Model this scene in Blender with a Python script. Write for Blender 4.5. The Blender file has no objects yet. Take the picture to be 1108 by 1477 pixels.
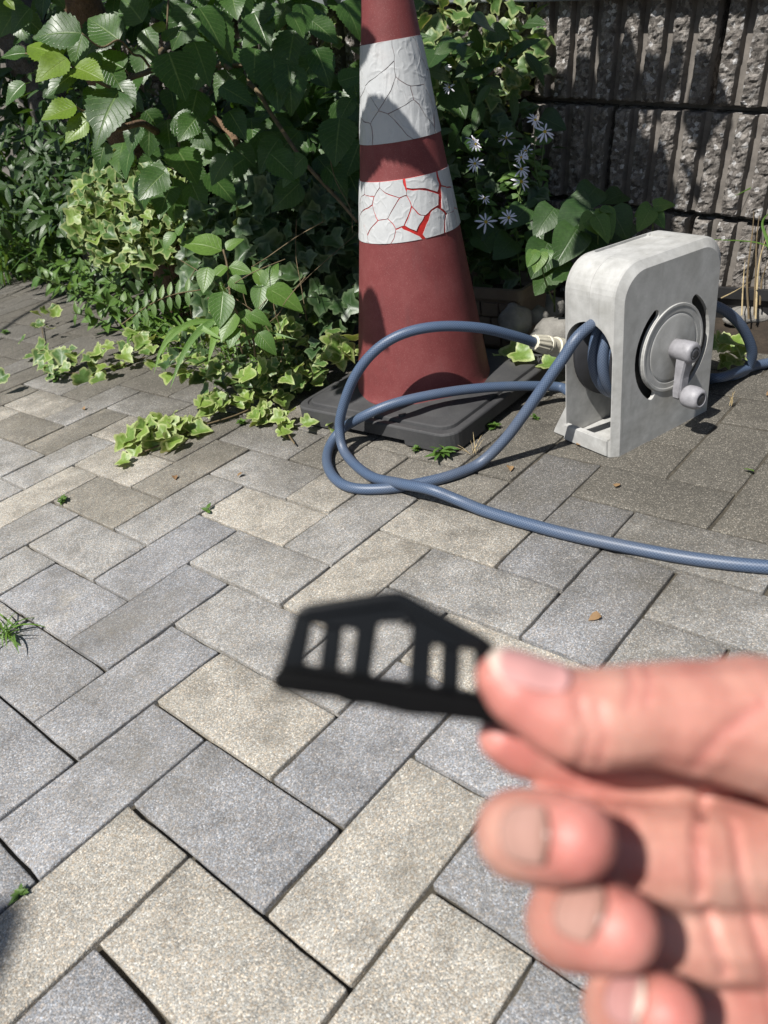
import bpy, bmesh, math, random
from mathutils import Vector, Matrix, noise
random.seed(7)
R = math.radians
SC = bpy.context.scene
COL = SC.collection

# ------------------------------------------------------------------ camera
CAM_P = Vector((0.0, 0.0, 0.618))
AX_R = Vector((0.98407, -0.09099, -0.15272))
AX_D = Vector((-0.17777, -0.50369, -0.84540))
AX_F = Vector((0.0, 0.85908, -0.51184))
F_PX = 1125.0
cam_d = bpy.data.cameras.new('camera')
cam = bpy.data.objects.new('camera', cam_d)
COL.objects.link(cam)
m3 = Matrix((AX_R, -AX_D, -AX_F)).transposed()
cam.matrix_world = Matrix.Translation(CAM_P) @ m3.to_4x4()
cam_d.sensor_fit = 'VERTICAL'
cam_d.sensor_height = 36.0
cam_d.sensor_width = 27.0
cam_d.lens = F_PX / 1477.0 * 36.0
cam_d.clip_start = 0.01
cam_d.clip_end = 500
cam_d.dof.use_dof = True
cam_d.dof.focus_distance = 1.22
cam_d.dof.aperture_fstop = 9.8
SC.camera = cam

# ------------------------------------------------------------------ light
SUN_DIR = Vector((0.41, 0.37, -0.84)).normalized()       # the way the light travels
SUN_EL = math.asin(-SUN_DIR.z)
SUN_ROT = math.atan2(-SUN_DIR.x, -SUN_DIR.y)
world = bpy.data.worlds.new('World')
SC.world = world
world.use_nodes = True
wn = world.node_tree
sky = wn.nodes.new('ShaderNodeTexSky')
sky.sky_type = 'NISHITA'
sky.sun_disc = False
sky.sun_elevation = SUN_EL
sky.sun_rotation = SUN_ROT
bg = wn.nodes['Background']
bg.inputs['Strength'].default_value = 0.052
wn.links.new(sky.outputs[0], bg.inputs['Color'])
sun_d = bpy.data.lights.new('sun', 'SUN')
sun_d.energy = 5.0
sun_d.angle = R(0.53)
sun_d.color = (1.0, 0.965, 0.915)
sun = bpy.data.objects.new('sun', sun_d)
COL.objects.link(sun)
sun.location = (-2, -2, 5)
sun.rotation_euler = (-SUN_DIR).to_track_quat('Z', 'Y').to_euler()
SC.view_settings.view_transform = 'Standard'
SC.view_settings.look = 'None'
SC.view_settings.exposure = 0.42
SC.view_settings.gamma = 1.0
SC.view_settings.use_curve_mapping = False
SC.cycles.max_bounces = 8
SC.cycles.transparent_max_bounces = 4


# ------------------------------------------------------------------ helpers
def at(px, py, d):
    """world point seen at photo pixel px,py at depth d (metres along the view axis)"""
    return CAM_P + d * (AX_F + AX_R * ((px - 554) / F_PX) + AX_D * ((py - 738.5) / F_PX))


def on_ground(px, py, z=0.0):
    r = AX_F + AX_R * ((px - 554) / F_PX) + AX_D * ((py - 738.5) / F_PX)
    return CAM_P + r * ((z - CAM_P.z) / r.z)


def at_y(px, py, y):
    r = AX_F + AX_R * ((px - 554) / F_PX) + AX_D * ((py - 738.5) / F_PX)
    return CAM_P + r * (y / r.y)


def rnd(a, b):
    return random.uniform(a, b)


class Nodes:
    def __init__(self, name):
        self.m = bpy.data.materials.new(name)
        self.m.use_nodes = True
        self.t = self.m.node_tree
        self.b = self.t.nodes['Principled BSDF']
        self.out = self.t.nodes['Material Output']

    def n(self, typ, **kw):
        nd = self.t.nodes.new('ShaderNode' + typ)
        for k, v in kw.items():
            if k.startswith('i_'):
                key = k[2:].replace('_', ' ')
                nd.inputs[key].default_value = v
            else:
                setattr(nd, k, v)
        return nd

    def l(self, a, b):
        self.t.links.new(a, b)

    def coord(self, kind='Object'):
        return self.n('TexCoord').outputs[kind]

    def noise(self, vec, scale, detail=4.0, rough=0.6, out='Fac'):
        nd = self.n('TexNoise')
        nd.inputs['Scale'].default_value = scale
        nd.inputs['Detail'].default_value = detail
        nd.inputs['Roughness'].default_value = rough
        if vec is not None:
            self.l(vec, nd.inputs['Vector'])
        return nd.outputs[out]

    def ramp(self, fac, stops):
        nd = self.n('ValToRGB')
        e = nd.color_ramp.elements
        while len(e) < len(stops):
            e.new(0.5)
        for el, (p, c) in zip(e, stops):
            el.position = p
            el.color = (c[0], c[1], c[2], 1) if not isinstance(c, (int, float)) else (c, c, c, 1)
        self.l(fac, nd.inputs['Fac'])
        return nd.outputs['Color']

    def mix(self, fac, a, b, blend='MIX'):
        nd = self.n('Mix', data_type='RGBA', blend_type=blend)
        for sock, v in ((nd.inputs[0], fac), (nd.inputs[6], a), (nd.inputs[7], b)):
            if isinstance(v, (int, float)):
                sock.default_value = v
            elif isinstance(v, tuple):
                sock.default_value = (v[0], v[1], v[2], 1)
            else:
                self.l(v, sock)
        return nd.outputs[2]

    def math(self, op, a, b=0.0):
        nd = self.n('Math', operation=op)
        for sock, v in ((nd.inputs[0], a), (nd.inputs[1], b)):
            if isinstance(v, (int, float)):
                sock.default_value = v
            else:
                self.l(v, sock)
        return nd.outputs[0]

    def bump(self, h, strength=0.3, dist=0.002, normal=None):
        nd = self.n('Bump')
        nd.inputs['Strength'].default_value = strength
        nd.inputs['Distance'].default_value = dist
        self.l(h, nd.inputs['Height'])
        if normal is not None:
            self.l(normal, nd.inputs['Normal'])
        return nd.outputs['Normal']

    def set(self, color=None, rough=None, normal=None, **kw):
        b = self.b
        for key, v in (('Base Color', color), ('Roughness', rough), ('Normal', normal)):
            if v is None:
                continue
            if isinstance(v, tuple):
                b.inputs[key].default_value = (v[0], v[1], v[2], 1)
            elif isinstance(v, (int, float)):
                b.inputs[key].default_value = v
            else:
                self.l(v, b.inputs[key])
        for k, v in kw.items():
            b.inputs[k.replace('_', ' ')].default_value = v
        return self.m


def mesh_from(name, verts, faces, mat=None, smooth=False, uvs=None):
    me = bpy.data.meshes.new(name)
    me.from_pydata([tuple(v) for v in verts], [], faces)
    if uvs is not None:
        uvl = me.uv_layers.new(name='UVMap')
        for lp in me.loops:
            uvl.data[lp.index].uv = uvs[lp.vertex_index]
    if smooth:
        me.polygons.foreach_set('use_smooth', [True] * len(me.polygons))
    if mat:
        me.materials.append(mat)
    me.update()
    return me


def link(name, me, parent=None, mw=None):
    o = bpy.data.objects.new(name, me)
    COL.objects.link(o)
    if parent is not None:
        o.parent = parent
    if mw is not None:
        o.matrix_basis = mw
    return o


def tag(o, label=None, cat=None, group=None, kind=None):
    if label:
        o['label'] = label
    if cat:
        o['category'] = cat
    if group:
        o['group'] = group
    if kind:
        o['kind'] = kind
    return o


def thing(name, label, cat, loc=(0, 0, 0), group=None, rz=0.0):
    o = bpy.data.objects.new(name, None)
    o.empty_display_size = 0.05
    COL.objects.link(o)
    o.location = loc
    o.rotation_euler = (0, 0, rz)
    return tag(o, label, cat, group)


def from_bm(name, bm, mat, parent=None, smooth=True, mw=None):
    me = bpy.data.meshes.new(name)
    bm.to_mesh(me)
    bm.free()
    if smooth:
        me.polygons.foreach_set('use_smooth', [True] * len(me.polygons))
    me.materials.append(mat)
    return link(name, me, parent, mw)


def bake(o):
    """apply the modifiers of o into its own mesh"""
    dg = bpy.context.evaluated_depsgraph_get()
    dg.update()
    ev = o.evaluated_get(dg)
    me = bpy.data.meshes.new_from_object(ev)
    old = o.data
    o.modifiers.clear()
    o.data = me
    return o


def catmull(pts, n=8):
    P = [Vector(p) for p in pts]
    P = [P[0] * 2 - P[1]] + P + [P[-1] * 2 - P[-2]]
    out = []
    for i in range(1, len(P) - 2):
        a, b, c, d = P[i - 1], P[i], P[i + 1], P[i + 2]
        for k in range(n):
            t = k / n
            out.append(0.5 * ((2 * b) + (c - a) * t + (2 * a - 5 * b + 4 * c - d) * t * t + (3 * b - a - 3 * c + d) * t ** 3))
    out.append(P[-2].copy())
    return out


def tube_data(pts, rad, seg=8, cap=True):
    """verts, faces, uvs of a tube; rad a number or a list"""
    n = len(pts)
    rads = rad if isinstance(rad, (list, tuple)) else [rad] * n
    V, Fc, UV = [], [], []
    t0 = (pts[1] - pts[0]).normalized()
    up = Vector((0, 0, 1)) if abs(t0.z) < 0.9 else Vector((1, 0, 0))
    nn = t0.cross(up).normalized()
    L = 0.0
    for i, p in enumerate(pts):
        t = (pts[min(i + 1, n - 1)] - pts[max(i - 1, 0)]).normalized()
        nn = (nn - t * nn.dot(t)).normalized()
        bb = t.cross(nn)
        if i:
            L += (p - pts[i - 1]).length
        for k in range(seg + 1):
            a = 2 * math.pi * k / seg
            V.append(p + (nn * math.cos(a) + bb * math.sin(a)) * rads[i])
            UV.append((k / seg, L))
    s1 = seg + 1
    for i in range(n - 1):
        for k in range(seg):
            Fc.append((i * s1 + k, i * s1 + k + 1, (i + 1) * s1 + k + 1, (i + 1) * s1 + k))
    if cap:
        Fc.append(tuple(range(seg, -1, -1))[:seg])
        Fc.append(tuple((n - 1) * s1 + k for k in range(seg)))
    return V, Fc, UV


def tube(name, pts, rad, mat, parent=None, seg=8, origin=Vector((0, 0, 0))):
    V, Fc, UV = tube_data([Vector(p) - origin for p in pts], rad, seg)
    return link(name, mesh_from(name, V, Fc, mat, True, UV), parent)


def basis(loc, xdir, ndir, s=1.0, sx=1.0):
    """matrix whose Y runs along xdir, Z near ndir"""
    y = Vector(xdir).normalized()
    z = Vector(ndir)
    z = z - y * z.dot(y)
    if z.length < 1e-4:
        z = y.orthogonal()
    z.normalize()
    x = y.cross(z)
    M = Matrix((x * s * sx, y * s, z * s)).transposed().to_4x4()
    M.translation = Vector(loc)
    return M


# ------------------------------------------------------------------ materials
def mat_paver():
    q = Nodes('exposed_aggregate_paver')
    oi = q.n('ObjectInfo')
    co = q.coord('Object')
    off = q.n('VectorMath', operation='SCALE')
    comb = q.n('CombineXYZ')
    for i in range(3):
        q.l(oi.outputs['Random'], comb.inputs[i])
    q.l(comb.outputs[0], off.inputs[0])
    off.inputs['Scale'].default_value = 37.0
    add = q.n('VectorMath', operation='ADD')
    q.l(co, add.inputs[0])
    q.l(off.outputs[0], add.inputs[1])
    p = add.outputs[0]
    base = oi.outputs['Color']
    vor = q.n('TexVoronoi')
    vor.inputs['Scale'].default_value = 760.0
    q.l(p, vor.inputs['Vector'])
    sep = q.n('SeparateColor')
    q.l(vor.outputs['Color'], sep.inputs[0])
    grain = q.ramp(sep.outputs[0], [(0.0, 0.55), (0.35, 0.82), (0.75, 1.08), (0.93, 1.40), (1.0, 1.9)])
    c = q.mix(1.0, base, grain, 'MULTIPLY')
    warm = q.ramp(sep.outputs[1], [(0.0, (1.10, 0.98, 0.86)), (0.5, (1, 1, 1)), (1.0, (0.94, 1.0, 1.08))])
    c = q.mix(1.0, c, warm, 'MULTIPLY')
    fine = q.noise(p, 900, 3)
    c = q.mix(1.0, c, q.ramp(fine, [(0.3, 0.72), (0.7, 1.25)]), 'MULTIPLY')
    st = q.noise(p, 22, 5, 0.65)
    c = q.mix(1.0, c, q.ramp(st, [(0.28, 0.70), (0.5, 1.0), (0.72, 1.14)]), 'MULTIPLY')
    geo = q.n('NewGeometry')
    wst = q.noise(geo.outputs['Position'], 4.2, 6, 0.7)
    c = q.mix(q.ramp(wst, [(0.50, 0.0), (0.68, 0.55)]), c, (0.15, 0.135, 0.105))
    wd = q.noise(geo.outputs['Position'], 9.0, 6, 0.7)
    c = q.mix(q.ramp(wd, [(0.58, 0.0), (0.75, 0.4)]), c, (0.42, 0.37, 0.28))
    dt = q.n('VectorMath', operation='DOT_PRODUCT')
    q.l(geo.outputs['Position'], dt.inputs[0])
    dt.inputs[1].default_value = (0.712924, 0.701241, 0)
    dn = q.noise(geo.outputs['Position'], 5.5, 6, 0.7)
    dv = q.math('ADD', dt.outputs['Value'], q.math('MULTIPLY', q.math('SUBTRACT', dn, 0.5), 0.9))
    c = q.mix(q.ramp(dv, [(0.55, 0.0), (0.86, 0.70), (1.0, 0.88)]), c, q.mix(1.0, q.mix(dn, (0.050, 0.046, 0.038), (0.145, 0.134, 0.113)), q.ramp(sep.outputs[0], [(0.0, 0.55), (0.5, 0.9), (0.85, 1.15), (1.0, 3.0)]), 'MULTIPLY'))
    mo = q.noise(p, 5.0, 6, 0.75)
    c = q.mix(1.0, c, q.ramp(mo, [(0.3, 0.80), (0.55, 1.0), (0.75, 1.12)]), 'MULTIPLY')
    h1 = q.ramp(vor.outputs['Distance'], [(0.0, 1.0), (0.6, 0.0)])
    hh = q.math('ADD', q.math('MULTIPLY', h1, 0.6), q.math('MULTIPLY', fine, 0.8))
    nb = q.bump(hh, 0.65, 0.0012)
    nb = q.bump(q.noise(p, 60, 4), 0.35, 0.003, nb)
    return q.set(c, 0.82, nb, Specular_IOR_Level=0.35)


def simple(name, color, rough=0.6, var=0.2, scale=40.0, bump=0.2, bscale=None, bdist=0.001, **kw):
    q = Nodes(name)
    co = q.coord('Object')
    f = q.noise(co, scale, 6, 0.65)
    lo = 1.0 - var
    hi = 1.0 + var
    c = q.mix(1.0, color, q.ramp(f, [(0.3, lo), (0.7, hi)]), 'MULTIPLY')
    nb = q.bump(q.noise(co, bscale or scale * 6, 5, 0.7), bump, bdist) if bump else None
    return q.set(c, rough, nb, **kw)


def leaf_mat(name, col, col2, vein=(0.20, 0.28, 0.10), trans=(0.25, 0.42, 0.06), tw=0.28, rough=0.42, edge=None, edge_at=0.72, vscale=9.0):
    """UV: x = -1..1 across (0 on the midrib) mapped to 0..1, y along; for lobed leaves UV radius from .5,.5"""
    q = Nodes(name)
    uv = q.coord('UV')
    oi = q.n('ObjectInfo')
    geo = q.n('NewGeometry')
    rp = q.math('ADD', oi.outputs['Random'], geo.outputs['Random Per Island'])
    fr = q.math('FRACT', q.math('MULTIPLY', rp, 3.7))
    c = q.mix(fr, col, col2)
    sx = q.n('SeparateXYZ')
    q.l(uv, sx.inputs[0])
    co = q.coord('Object')
    if edge is not None:
        dx = q.math('SUBTRACT', sx.outputs[0], 0.5)
        dy = q.math('SUBTRACT', sx.outputs[1], 0.5)
        rr = q.math('MULTIPLY', q.math('SQRT', q.math('ADD', q.math('MULTIPLY', dx, dx), q.math('MULTIPLY', dy, dy))), 2.0)
        nz = q.noise(uv, 5.0, 3)
        rr = q.math('ADD', rr, q.math('MULTIPLY', q.math('SUBTRACT', nz, 0.5), 0.5))
        c = q.mix(q.ramp(rr, [(edge_at - 0.06, 0.0), (edge_at + 0.16, 0.9)]), c, edge)
        blot = q.noise(uv, 3.0, 2)
        c = q.mix(q.ramp(blot, [(0.5, 0.0), (0.6, 0.45)]), c, (col[0] * 1.7 + .02, col[1] * 1.5 + .02, col[2] * 1.7 + .02))
        hb = rr
    else:
        ax = q.math('ABSOLUTE', q.math('SUBTRACT', sx.outputs[0], 0.5))
        mid = q.ramp(ax, [(0.0, 1.0), (0.035, 0.0)])
        side = q.math('FRACT', q.math('SUBTRACT', q.math('MULTIPLY', sx.outputs[1], vscale), q.math('MULTIPLY', ax, 5.0)))
        sv = q.ramp(side, [(0.0, 1.0), (0.09, 0.0), (0.93, 0.0), (1.0, 1.0)])
        vm = q.math('MAXIMUM', mid, q.math('MULTIPLY', sv, 0.5))
        c = q.mix(q.math('MULTIPLY', vm, 0.75), c, vein)
        hb = q.math('SUBTRACT', 1.0, vm)
    mot = q.noise(uv, 14, 4)
    c = q.mix(1.0, c, q.ramp(mot, [(0.3, 0.8), (0.7, 1.2)]), 'MULTIPLY')
    nb = q.bump(hb, 0.35, 0.002)
    nb = q.bump(q.noise(uv, 30, 3), 0.15, 0.001, nb)
    q.set(c, rough, nb, Specular_IOR_Level=0.55)
    tr = q.n('BsdfTranslucent')
    tc = q.mix(1.0, c, (trans[0] / max(col[0], .02) * .6, trans[1] / max(col[1], .02) * .6, trans[2] / max(col[2], .02) * .6), 'MULTIPLY')
    q.l(tc, tr.inputs['Color'])
    ms = q.n('MixShader')
    ms.inputs[0].default_value = tw
    q.l(q.b.outputs[0], ms.inputs[1])
    q.l(tr.outputs[0], ms.inputs[2])
    q.l(ms.outputs[0], q.out.inputs['Surface'])
    return q.m


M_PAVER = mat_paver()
M_SAND = simple('joint_sand', (0.06, 0.052, 0.038), 0.95, 0.5, 60, 0.8, 500)
M_SOIL = simple('dark_soil', (0.045, 0.033, 0.022), 0.95, 0.5, 25, 1.0, 120, 0.01)
M_MULB = leaf_mat('mulberry_leaf', (0.030, 0.078, 0.016), (0.055, 0.12, 0.024), (0.16, 0.24, 0.08), (0.17, 0.36, 0.03), 0.30, 0.38)
M_MULB_Y = leaf_mat('young_mulberry_leaf', (0.12, 0.22, 0.025), (0.17, 0.26, 0.03), (0.25, 0.33, 0.09), (0.30, 0.45, 0.03), 0.38, 0.38)
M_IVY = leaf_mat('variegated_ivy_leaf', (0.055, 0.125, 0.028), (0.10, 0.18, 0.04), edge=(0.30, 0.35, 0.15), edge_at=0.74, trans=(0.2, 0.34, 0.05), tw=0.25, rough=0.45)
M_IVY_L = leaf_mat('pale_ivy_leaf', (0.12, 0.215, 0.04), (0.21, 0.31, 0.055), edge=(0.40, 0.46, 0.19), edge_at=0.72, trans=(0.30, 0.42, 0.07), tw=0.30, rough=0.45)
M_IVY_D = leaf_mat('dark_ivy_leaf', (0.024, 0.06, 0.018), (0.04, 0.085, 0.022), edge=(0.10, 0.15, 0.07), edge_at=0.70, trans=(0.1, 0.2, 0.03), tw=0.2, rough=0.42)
M_WEED = leaf_mat('weed_leaf', (0.06, 0.14, 0.025), (0.11, 0.20, 0.035), (0.19, 0.28, 0.08), (0.2, 0.38, 0.04), 0.3, 0.42)
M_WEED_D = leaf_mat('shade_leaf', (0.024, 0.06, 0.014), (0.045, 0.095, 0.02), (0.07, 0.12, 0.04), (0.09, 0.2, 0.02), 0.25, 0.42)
M_GRASS = leaf_mat('grass_blade', (0.08, 0.18, 0.03), (0.14, 0.26, 0.04), (0.2, 0.3, 0.08), (0.22, 0.4, 0.04), 0.3, 0.45, vscale=0.0)
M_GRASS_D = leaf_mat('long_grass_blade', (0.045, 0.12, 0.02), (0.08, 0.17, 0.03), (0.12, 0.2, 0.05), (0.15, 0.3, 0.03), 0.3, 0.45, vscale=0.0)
M_DRY = leaf_mat('dry_leaf', (0.20, 0.11, 0.05), (0.30, 0.19, 0.09), (0.3, 0.2, 0.1), (0.2, 0.1, 0.05), 0.1, 0.7)
M_STRAW = simple('straw', (0.42, 0.33, 0.18), 0.8, 0.25, 60, 0)
M_STEM = simple('green_stem', (0.10, 0.15, 0.04), 0.6, 0.3, 60, 0)
M_TWIG = simple('brown_twig', (0.13, 0.095, 0.05), 0.8, 0.4, 50, 0.5, 200)
M_BARK = simple('brown_bark', (0.17, 0.105, 0.06), 0.9, 0.55, 22, 1.0, 70, 0.012)
M_BARK_G = simple('grey_bark', (0.10, 0.088, 0.075), 0.9, 0.75, 18, 1.0, 45, 0.02)
M_PETAL = simple('white_petal', (0.78, 0.76, 0.82), 0.55, 0.06, 60, 0)
M_DISC = simple('yellow_flower_disc', (0.55, 0.38, 0.04), 0.7, 0.3, 400, 0.6, 900)
M_RAIL = simple('painted_steel', (0.20, 0.22, 0.225), 0.45, 0.12, 12, 0.05)
M_STONE = simple('grey_stone', (0.22, 0.21, 0.19), 0.85, 0.35, 18, 0.6, 90, 0.004)
M_POT = simple('brown_plastic_planter', (0.15, 0.115, 0.085), 0.6, 0.2, 18, 0.15)
M_POT_B = simple('black_plastic_planter', (0.02, 0.02, 0.021), 0.5, 0.3, 18, 0.15)


def mat_wall():
    q = Nodes('split_face_concrete')
    co = q.coord('Object')
    oi = q.n('ObjectInfo')
    vor = q.n('TexVoronoi')
    vor.inputs['Scale'].default_value = 130
    q.l(co, vor.inputs['Vector'])
    sep = q.n('SeparateColor')
    q.l(vor.outputs['Color'], sep.inputs[0])
    c = q.ramp(sep.outputs[0], [(0.0, (0.10, 0.088, 0.078)), (0.5, (0.205, 0.185, 0.165)), (0.85, (0.28, 0.258, 0.235)), (1.0, (0.52, 0.51, 0.50))])
    c = q.mix(1.0, c, q.ramp(q.noise(co, 25, 6), [(0.3, 0.6), (0.7, 1.3)]), 'MULTIPLY')
    c = q.mix(1.0, c, q.ramp(q.noise(co, 400, 3), [(0.3, 0.7), (0.7, 1.25)]), 'MULTIPLY')
    nb = q.bump(q.noise(co, 260, 6, 0.75), 0.9, 0.004)
    return q.set(c, 0.9, nb)


def mat_groove():
    return simple('cast_concrete', (0.175, 0.158, 0.14), 0.9, 0.35, 25, 0.5, 300, 0.001)


def mat_cone():
    q = Nodes('faded_red_cone_plastic')
    co = q.coord('Object')
    f = q.noise(co, 14, 6, 0.7)
    c = q.ramp(f, [(0.25, (0.125, 0.027, 0.027)), (0.5, (0.165, 0.036, 0.036)), (0.75, (0.21, 0.06, 0.058))])
    sp = q.noise(co, 650, 3, 0.7)
    c = q.mix(q.ramp(sp, [(0.56, 0.0), (0.72, 0.5)]), c, (0.33, 0.17, 0.155))
    mp = q.n('Mapping')
    mp.inputs['Scale'].default_value = (40, 40, 3.5)
    q.l(co, mp.inputs['Vector'])
    stv = q.noise(mp.outputs[0], 1.0, 5)
    c = q.mix(q.ramp(stv, [(0.55, 0.0), (0.8, 0.45)]), c, (0.11, 0.045, 0.045))
    nb = q.bump(sp, 0.3, 0.0008)
    return q.set(c, 0.62, nb, Specular_IOR_Level=0.4)


def mat_sheet():
    q = Nodes('old_reflective_sheet')
    co = q.coord('Object')
    c = q.ramp(q.noise(co, 18, 5), [(0.3, (0.42, 0.43, 0.435)), (0.7, (0.53, 0.54, 0.54))])
    c = q.mix(q.ramp(q.noise(co, 9, 6, 0.75), [(0.56, 0.0), (0.75, 0.5)]), c, (0.33, 0.29, 0.28))
    sp = q.noise(co, 120, 3)
    c = q.mix(q.ramp(sp, [(0.72, 0.0), (0.76, 0.6)]), c, (0.25, 0.22, 0.2))
    nb = q.bump(q.noise(co, 30, 3), 0.3, 0.004)
    rg_ = q.math('ABSOLUTE', q.math('SUBTRACT', q.noise(co, 21, 2), 0.5))
    nb = q.bump(q.ramp(rg_, [(0.0, 1.0), (0.04, 0.0)]), 0.28, 0.0016, nb)
    return q.set(c, 0.42, nb)


def mat_rubber():
    q = Nodes('weathered_black_rubber')
    co = q.coord('Object')
    c = q.ramp(q.noise(co, 10, 6, 0.7), [(0.3, (0.032, 0.032, 0.034)), (0.6, (0.055, 0.055, 0.056)), (0.8, (0.10, 0.097, 0.09))])
    c = q.mix(q.ramp(q.noise(co, 300, 3), [(0.6, 0.0), (0.75, 0.4)]), c, (0.12, 0.11, 0.10))
    return q.set(c, 0.68, q.bump(q.noise(co, 400, 4), 0.25, 0.001))


def mat_reel():
    q = Nodes('weathered_grey_plastic')
    co = q.coord('Object')
    f = q.noise(co, 11, 7, 0.75)
    c = q.ramp(f, [(0.25, (0.33, 0.325, 0.30)), (0.5, (0.42, 0.418, 0.40)), (0.75, (0.50, 0.50, 0.485))])
    g = q.noise(co, 45, 6, 0.7)
    c = q.mix(1.0, c, q.ramp(g, [(0.3, 0.84), (0.7, 1.12)]), 'MULTIPLY')
    mp = q.n('Mapping')
    mp.inputs['Scale'].default_value = (60, 60, 4)
    q.l(co, mp.inputs['Vector'])
    sc = q.noise(mp.outputs[0], 1.5, 4)
    c = q.mix(q.ramp(sc, [(0.62, 0.0), (0.78, 0.35)]), c, (0.20, 0.19, 0.16))
    return q.set(c, 0.58, q.bump(q.noise(co, 500, 3), 0.12, 0.0006))


def mat_hose():
    q = Nodes('blue_braided_hose')
    uv = q.coord('UV')
    sx = q.n('SeparateXYZ')
    q.l(uv, sx.inputs[0])
    a = q.math('MULTIPLY', sx.outputs[0], 2 * math.pi * 12)
    b = q.math('MULTIPLY', sx.outputs[1], 2 * math.pi * 230)
    s1 = q.math('SINE', q.math('ADD', a, b))
    s2 = q.math('SINE', q.math('SUBTRACT', a, b))
    w = q.math('MAXIMUM', s1, s2)
    ln = q.ramp(w, [(0.72, 0.0), (0.97, 1.0)])
    c = q.mix(q.math('MULTIPLY', ln, 0.5), (0.040, 0.066, 0.118), (0.17, 0.23, 0.33))
    co = q.coord('Object')
    c = q.mix(q.ramp(q.noise(co, 7, 6), [(0.45, 0.0), (0.75, 0.45)]), c, (0.12, 0.12, 0.125))
    nb = q.bump(ln, 0.15, 0.0006)
    return q.set(c, 0.47, nb, Coat_Weight=0.08, Coat_Roughness=0.35)


def mat_skin():
    q = Nodes('palm_skin')
    co = q.coord('Object')
    f = q.noise(co, 42, 3, 0.55)
    c = q.ramp(f, [(0.28, (0.46, 0.19, 0.15)), (0.5, (0.535, 0.27, 0.21)), (0.72, (0.59, 0.35, 0.275))])
    at_ = q.n('Attribute', attribute_name='red')
    c = q.mix(q.math('MULTIPLY', at_.outputs['Fac'], 0.8), c, (0.52, 0.17, 0.15))
    fine = q.noise(co, 700, 4)
    c = q.mix(1.0, c, q.ramp(fine, [(0.3, 0.93), (0.7, 1.06)]), 'MULTIPLY')
    blot = q.noise(co, 130, 4, 0.6)
    c = q.mix(1.0, c, q.ramp(blot, [(0.3, (0.90, 0.82, 0.82)), (0.6, (1, 1, 1)), (0.8, (1.05, 1.08, 1.08))]), 'MULTIPLY')
    q.set(c, 0.48, q.bump(fine, 0.25, 0.0006), Specular_IOR_Level=0.45)
    q.b.inputs['Subsurface Weight'].default_value = 0.25
    q.b.inputs['Subsurface Radius'].default_value = (1.0, 0.35, 0.2)
    q.b.inputs['Subsurface Scale'].default_value = 0.004
    return q.m


M_WALL = mat_wall()
M_GROOVE = mat_groove()
M_CONE = mat_cone()
M_SHEET = mat_sheet()
M_RUBBER = mat_rubber()
M_REEL = mat_reel()
M_HOSE = mat_hose()
M_SKIN = mat_skin()
M_REDNEW = simple('bright_red_cone_plastic', (0.48, 0.022, 0.018), 0.45, 0.25, 60, 0.2)
M_GLUE = simple('old_glue_film', (0.27, 0.20, 0.20), 0.6, 0.35, 60, 0.2)
M_HANDLE = simple('mauve_grey_plastic', (0.275, 0.27, 0.285), 0.5, 0.25, 60, 0.3, 300)
M_DARKPL = simple('dark_plastic', (0.025, 0.026, 0.03), 0.5, 0.2, 40, 0.1)
M_SCREW = simple('black_screw_cap', (0.05, 0.05, 0.055), 0.4, 0.2, 40, 0)
M_CREAM = simple('cream_plastic', (0.55, 0.52, 0.42), 0.5, 0.15, 60, 0.1)
M_CLIP = simple('black_moulded_plastic', (0.0045, 0.005, 0.0055), 0.36, 0.3, 90, 0.1, 400, Specular_IOR_Level=0.32)
M_CLIP_D = simple('black_flange_plastic', (0.0020, 0.002, 0.0022), 0.6, 0.3, 90, 0.1, 400, Specular_IOR_Level=0.12)


def mat_nail(name, col, edge):
    q = Nodes(name)
    sx = q.n('SeparateXYZ')
    q.l(q.coord('UV'), sx.inputs[0])
    c = q.ramp(sx.outputs[1], [(0.0, tuple(min(1, x * 1.25) for x in col)), (0.22, col), (0.80, col), (0.88, edge), (1.0, edge)])
    return q.set(c, 0.24, None)


M_NAIL = mat_nail('dull_fingernail', (0.43, 0.25, 0.205), (0.29, 0.165, 0.13))
M_NAIL_P = mat_nail('pink_fingernail', (0.52, 0.27, 0.25), (0.62, 0.50, 0.42))

# ------------------------------------------------------------------ ground and paving
UA = Vector((0.712924, 0.701241, 0))
VA = Vector((0.701241, -0.712924, 0))
O_L = Vector((-0.16392, 0.40986, 0))
UNIT = 0.103


def lat(u, v, z=0.0):
    return O_L + UA * (u * UNIT) + VA * (v * UNIT) + Vector((0, 0, z))


g = mesh_from('ground', [(-60, -60, -0.06), (60, -60, -0.06), (60, 60, -0.06), (-60, 60, -0.06)], [(0, 1, 2, 3)], M_SOIL)
tag(link('ground', g), kind='structure')
u_edge = 13
pvv, pvf = [], []
nu, nv = 54, 116
for i in range(nu + 1):
    for j in range(nv + 1):
        p = lat(-14 + i * (u_edge + 14) / nu, 14 - j * 58 / nv)
        near = min(1, max(0, (p.dot(UA) - .72) / .35))
        z = -0.0085 + near * 0.006 + 0.0018 * noise.noise(p * 9)
        pvv.append((p.x, p.y, min(z, -0.0012)))
for i in range(nu):
    for j in range(nv):
        k = i * (nv + 1) + j
        pvf.append((k, k + nv + 1, k + nv + 2, k + 1))
pv_root = tag(link('pavement', mesh_from('pavement', pvv, pvf, M_SAND, True)), kind='structure')


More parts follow.
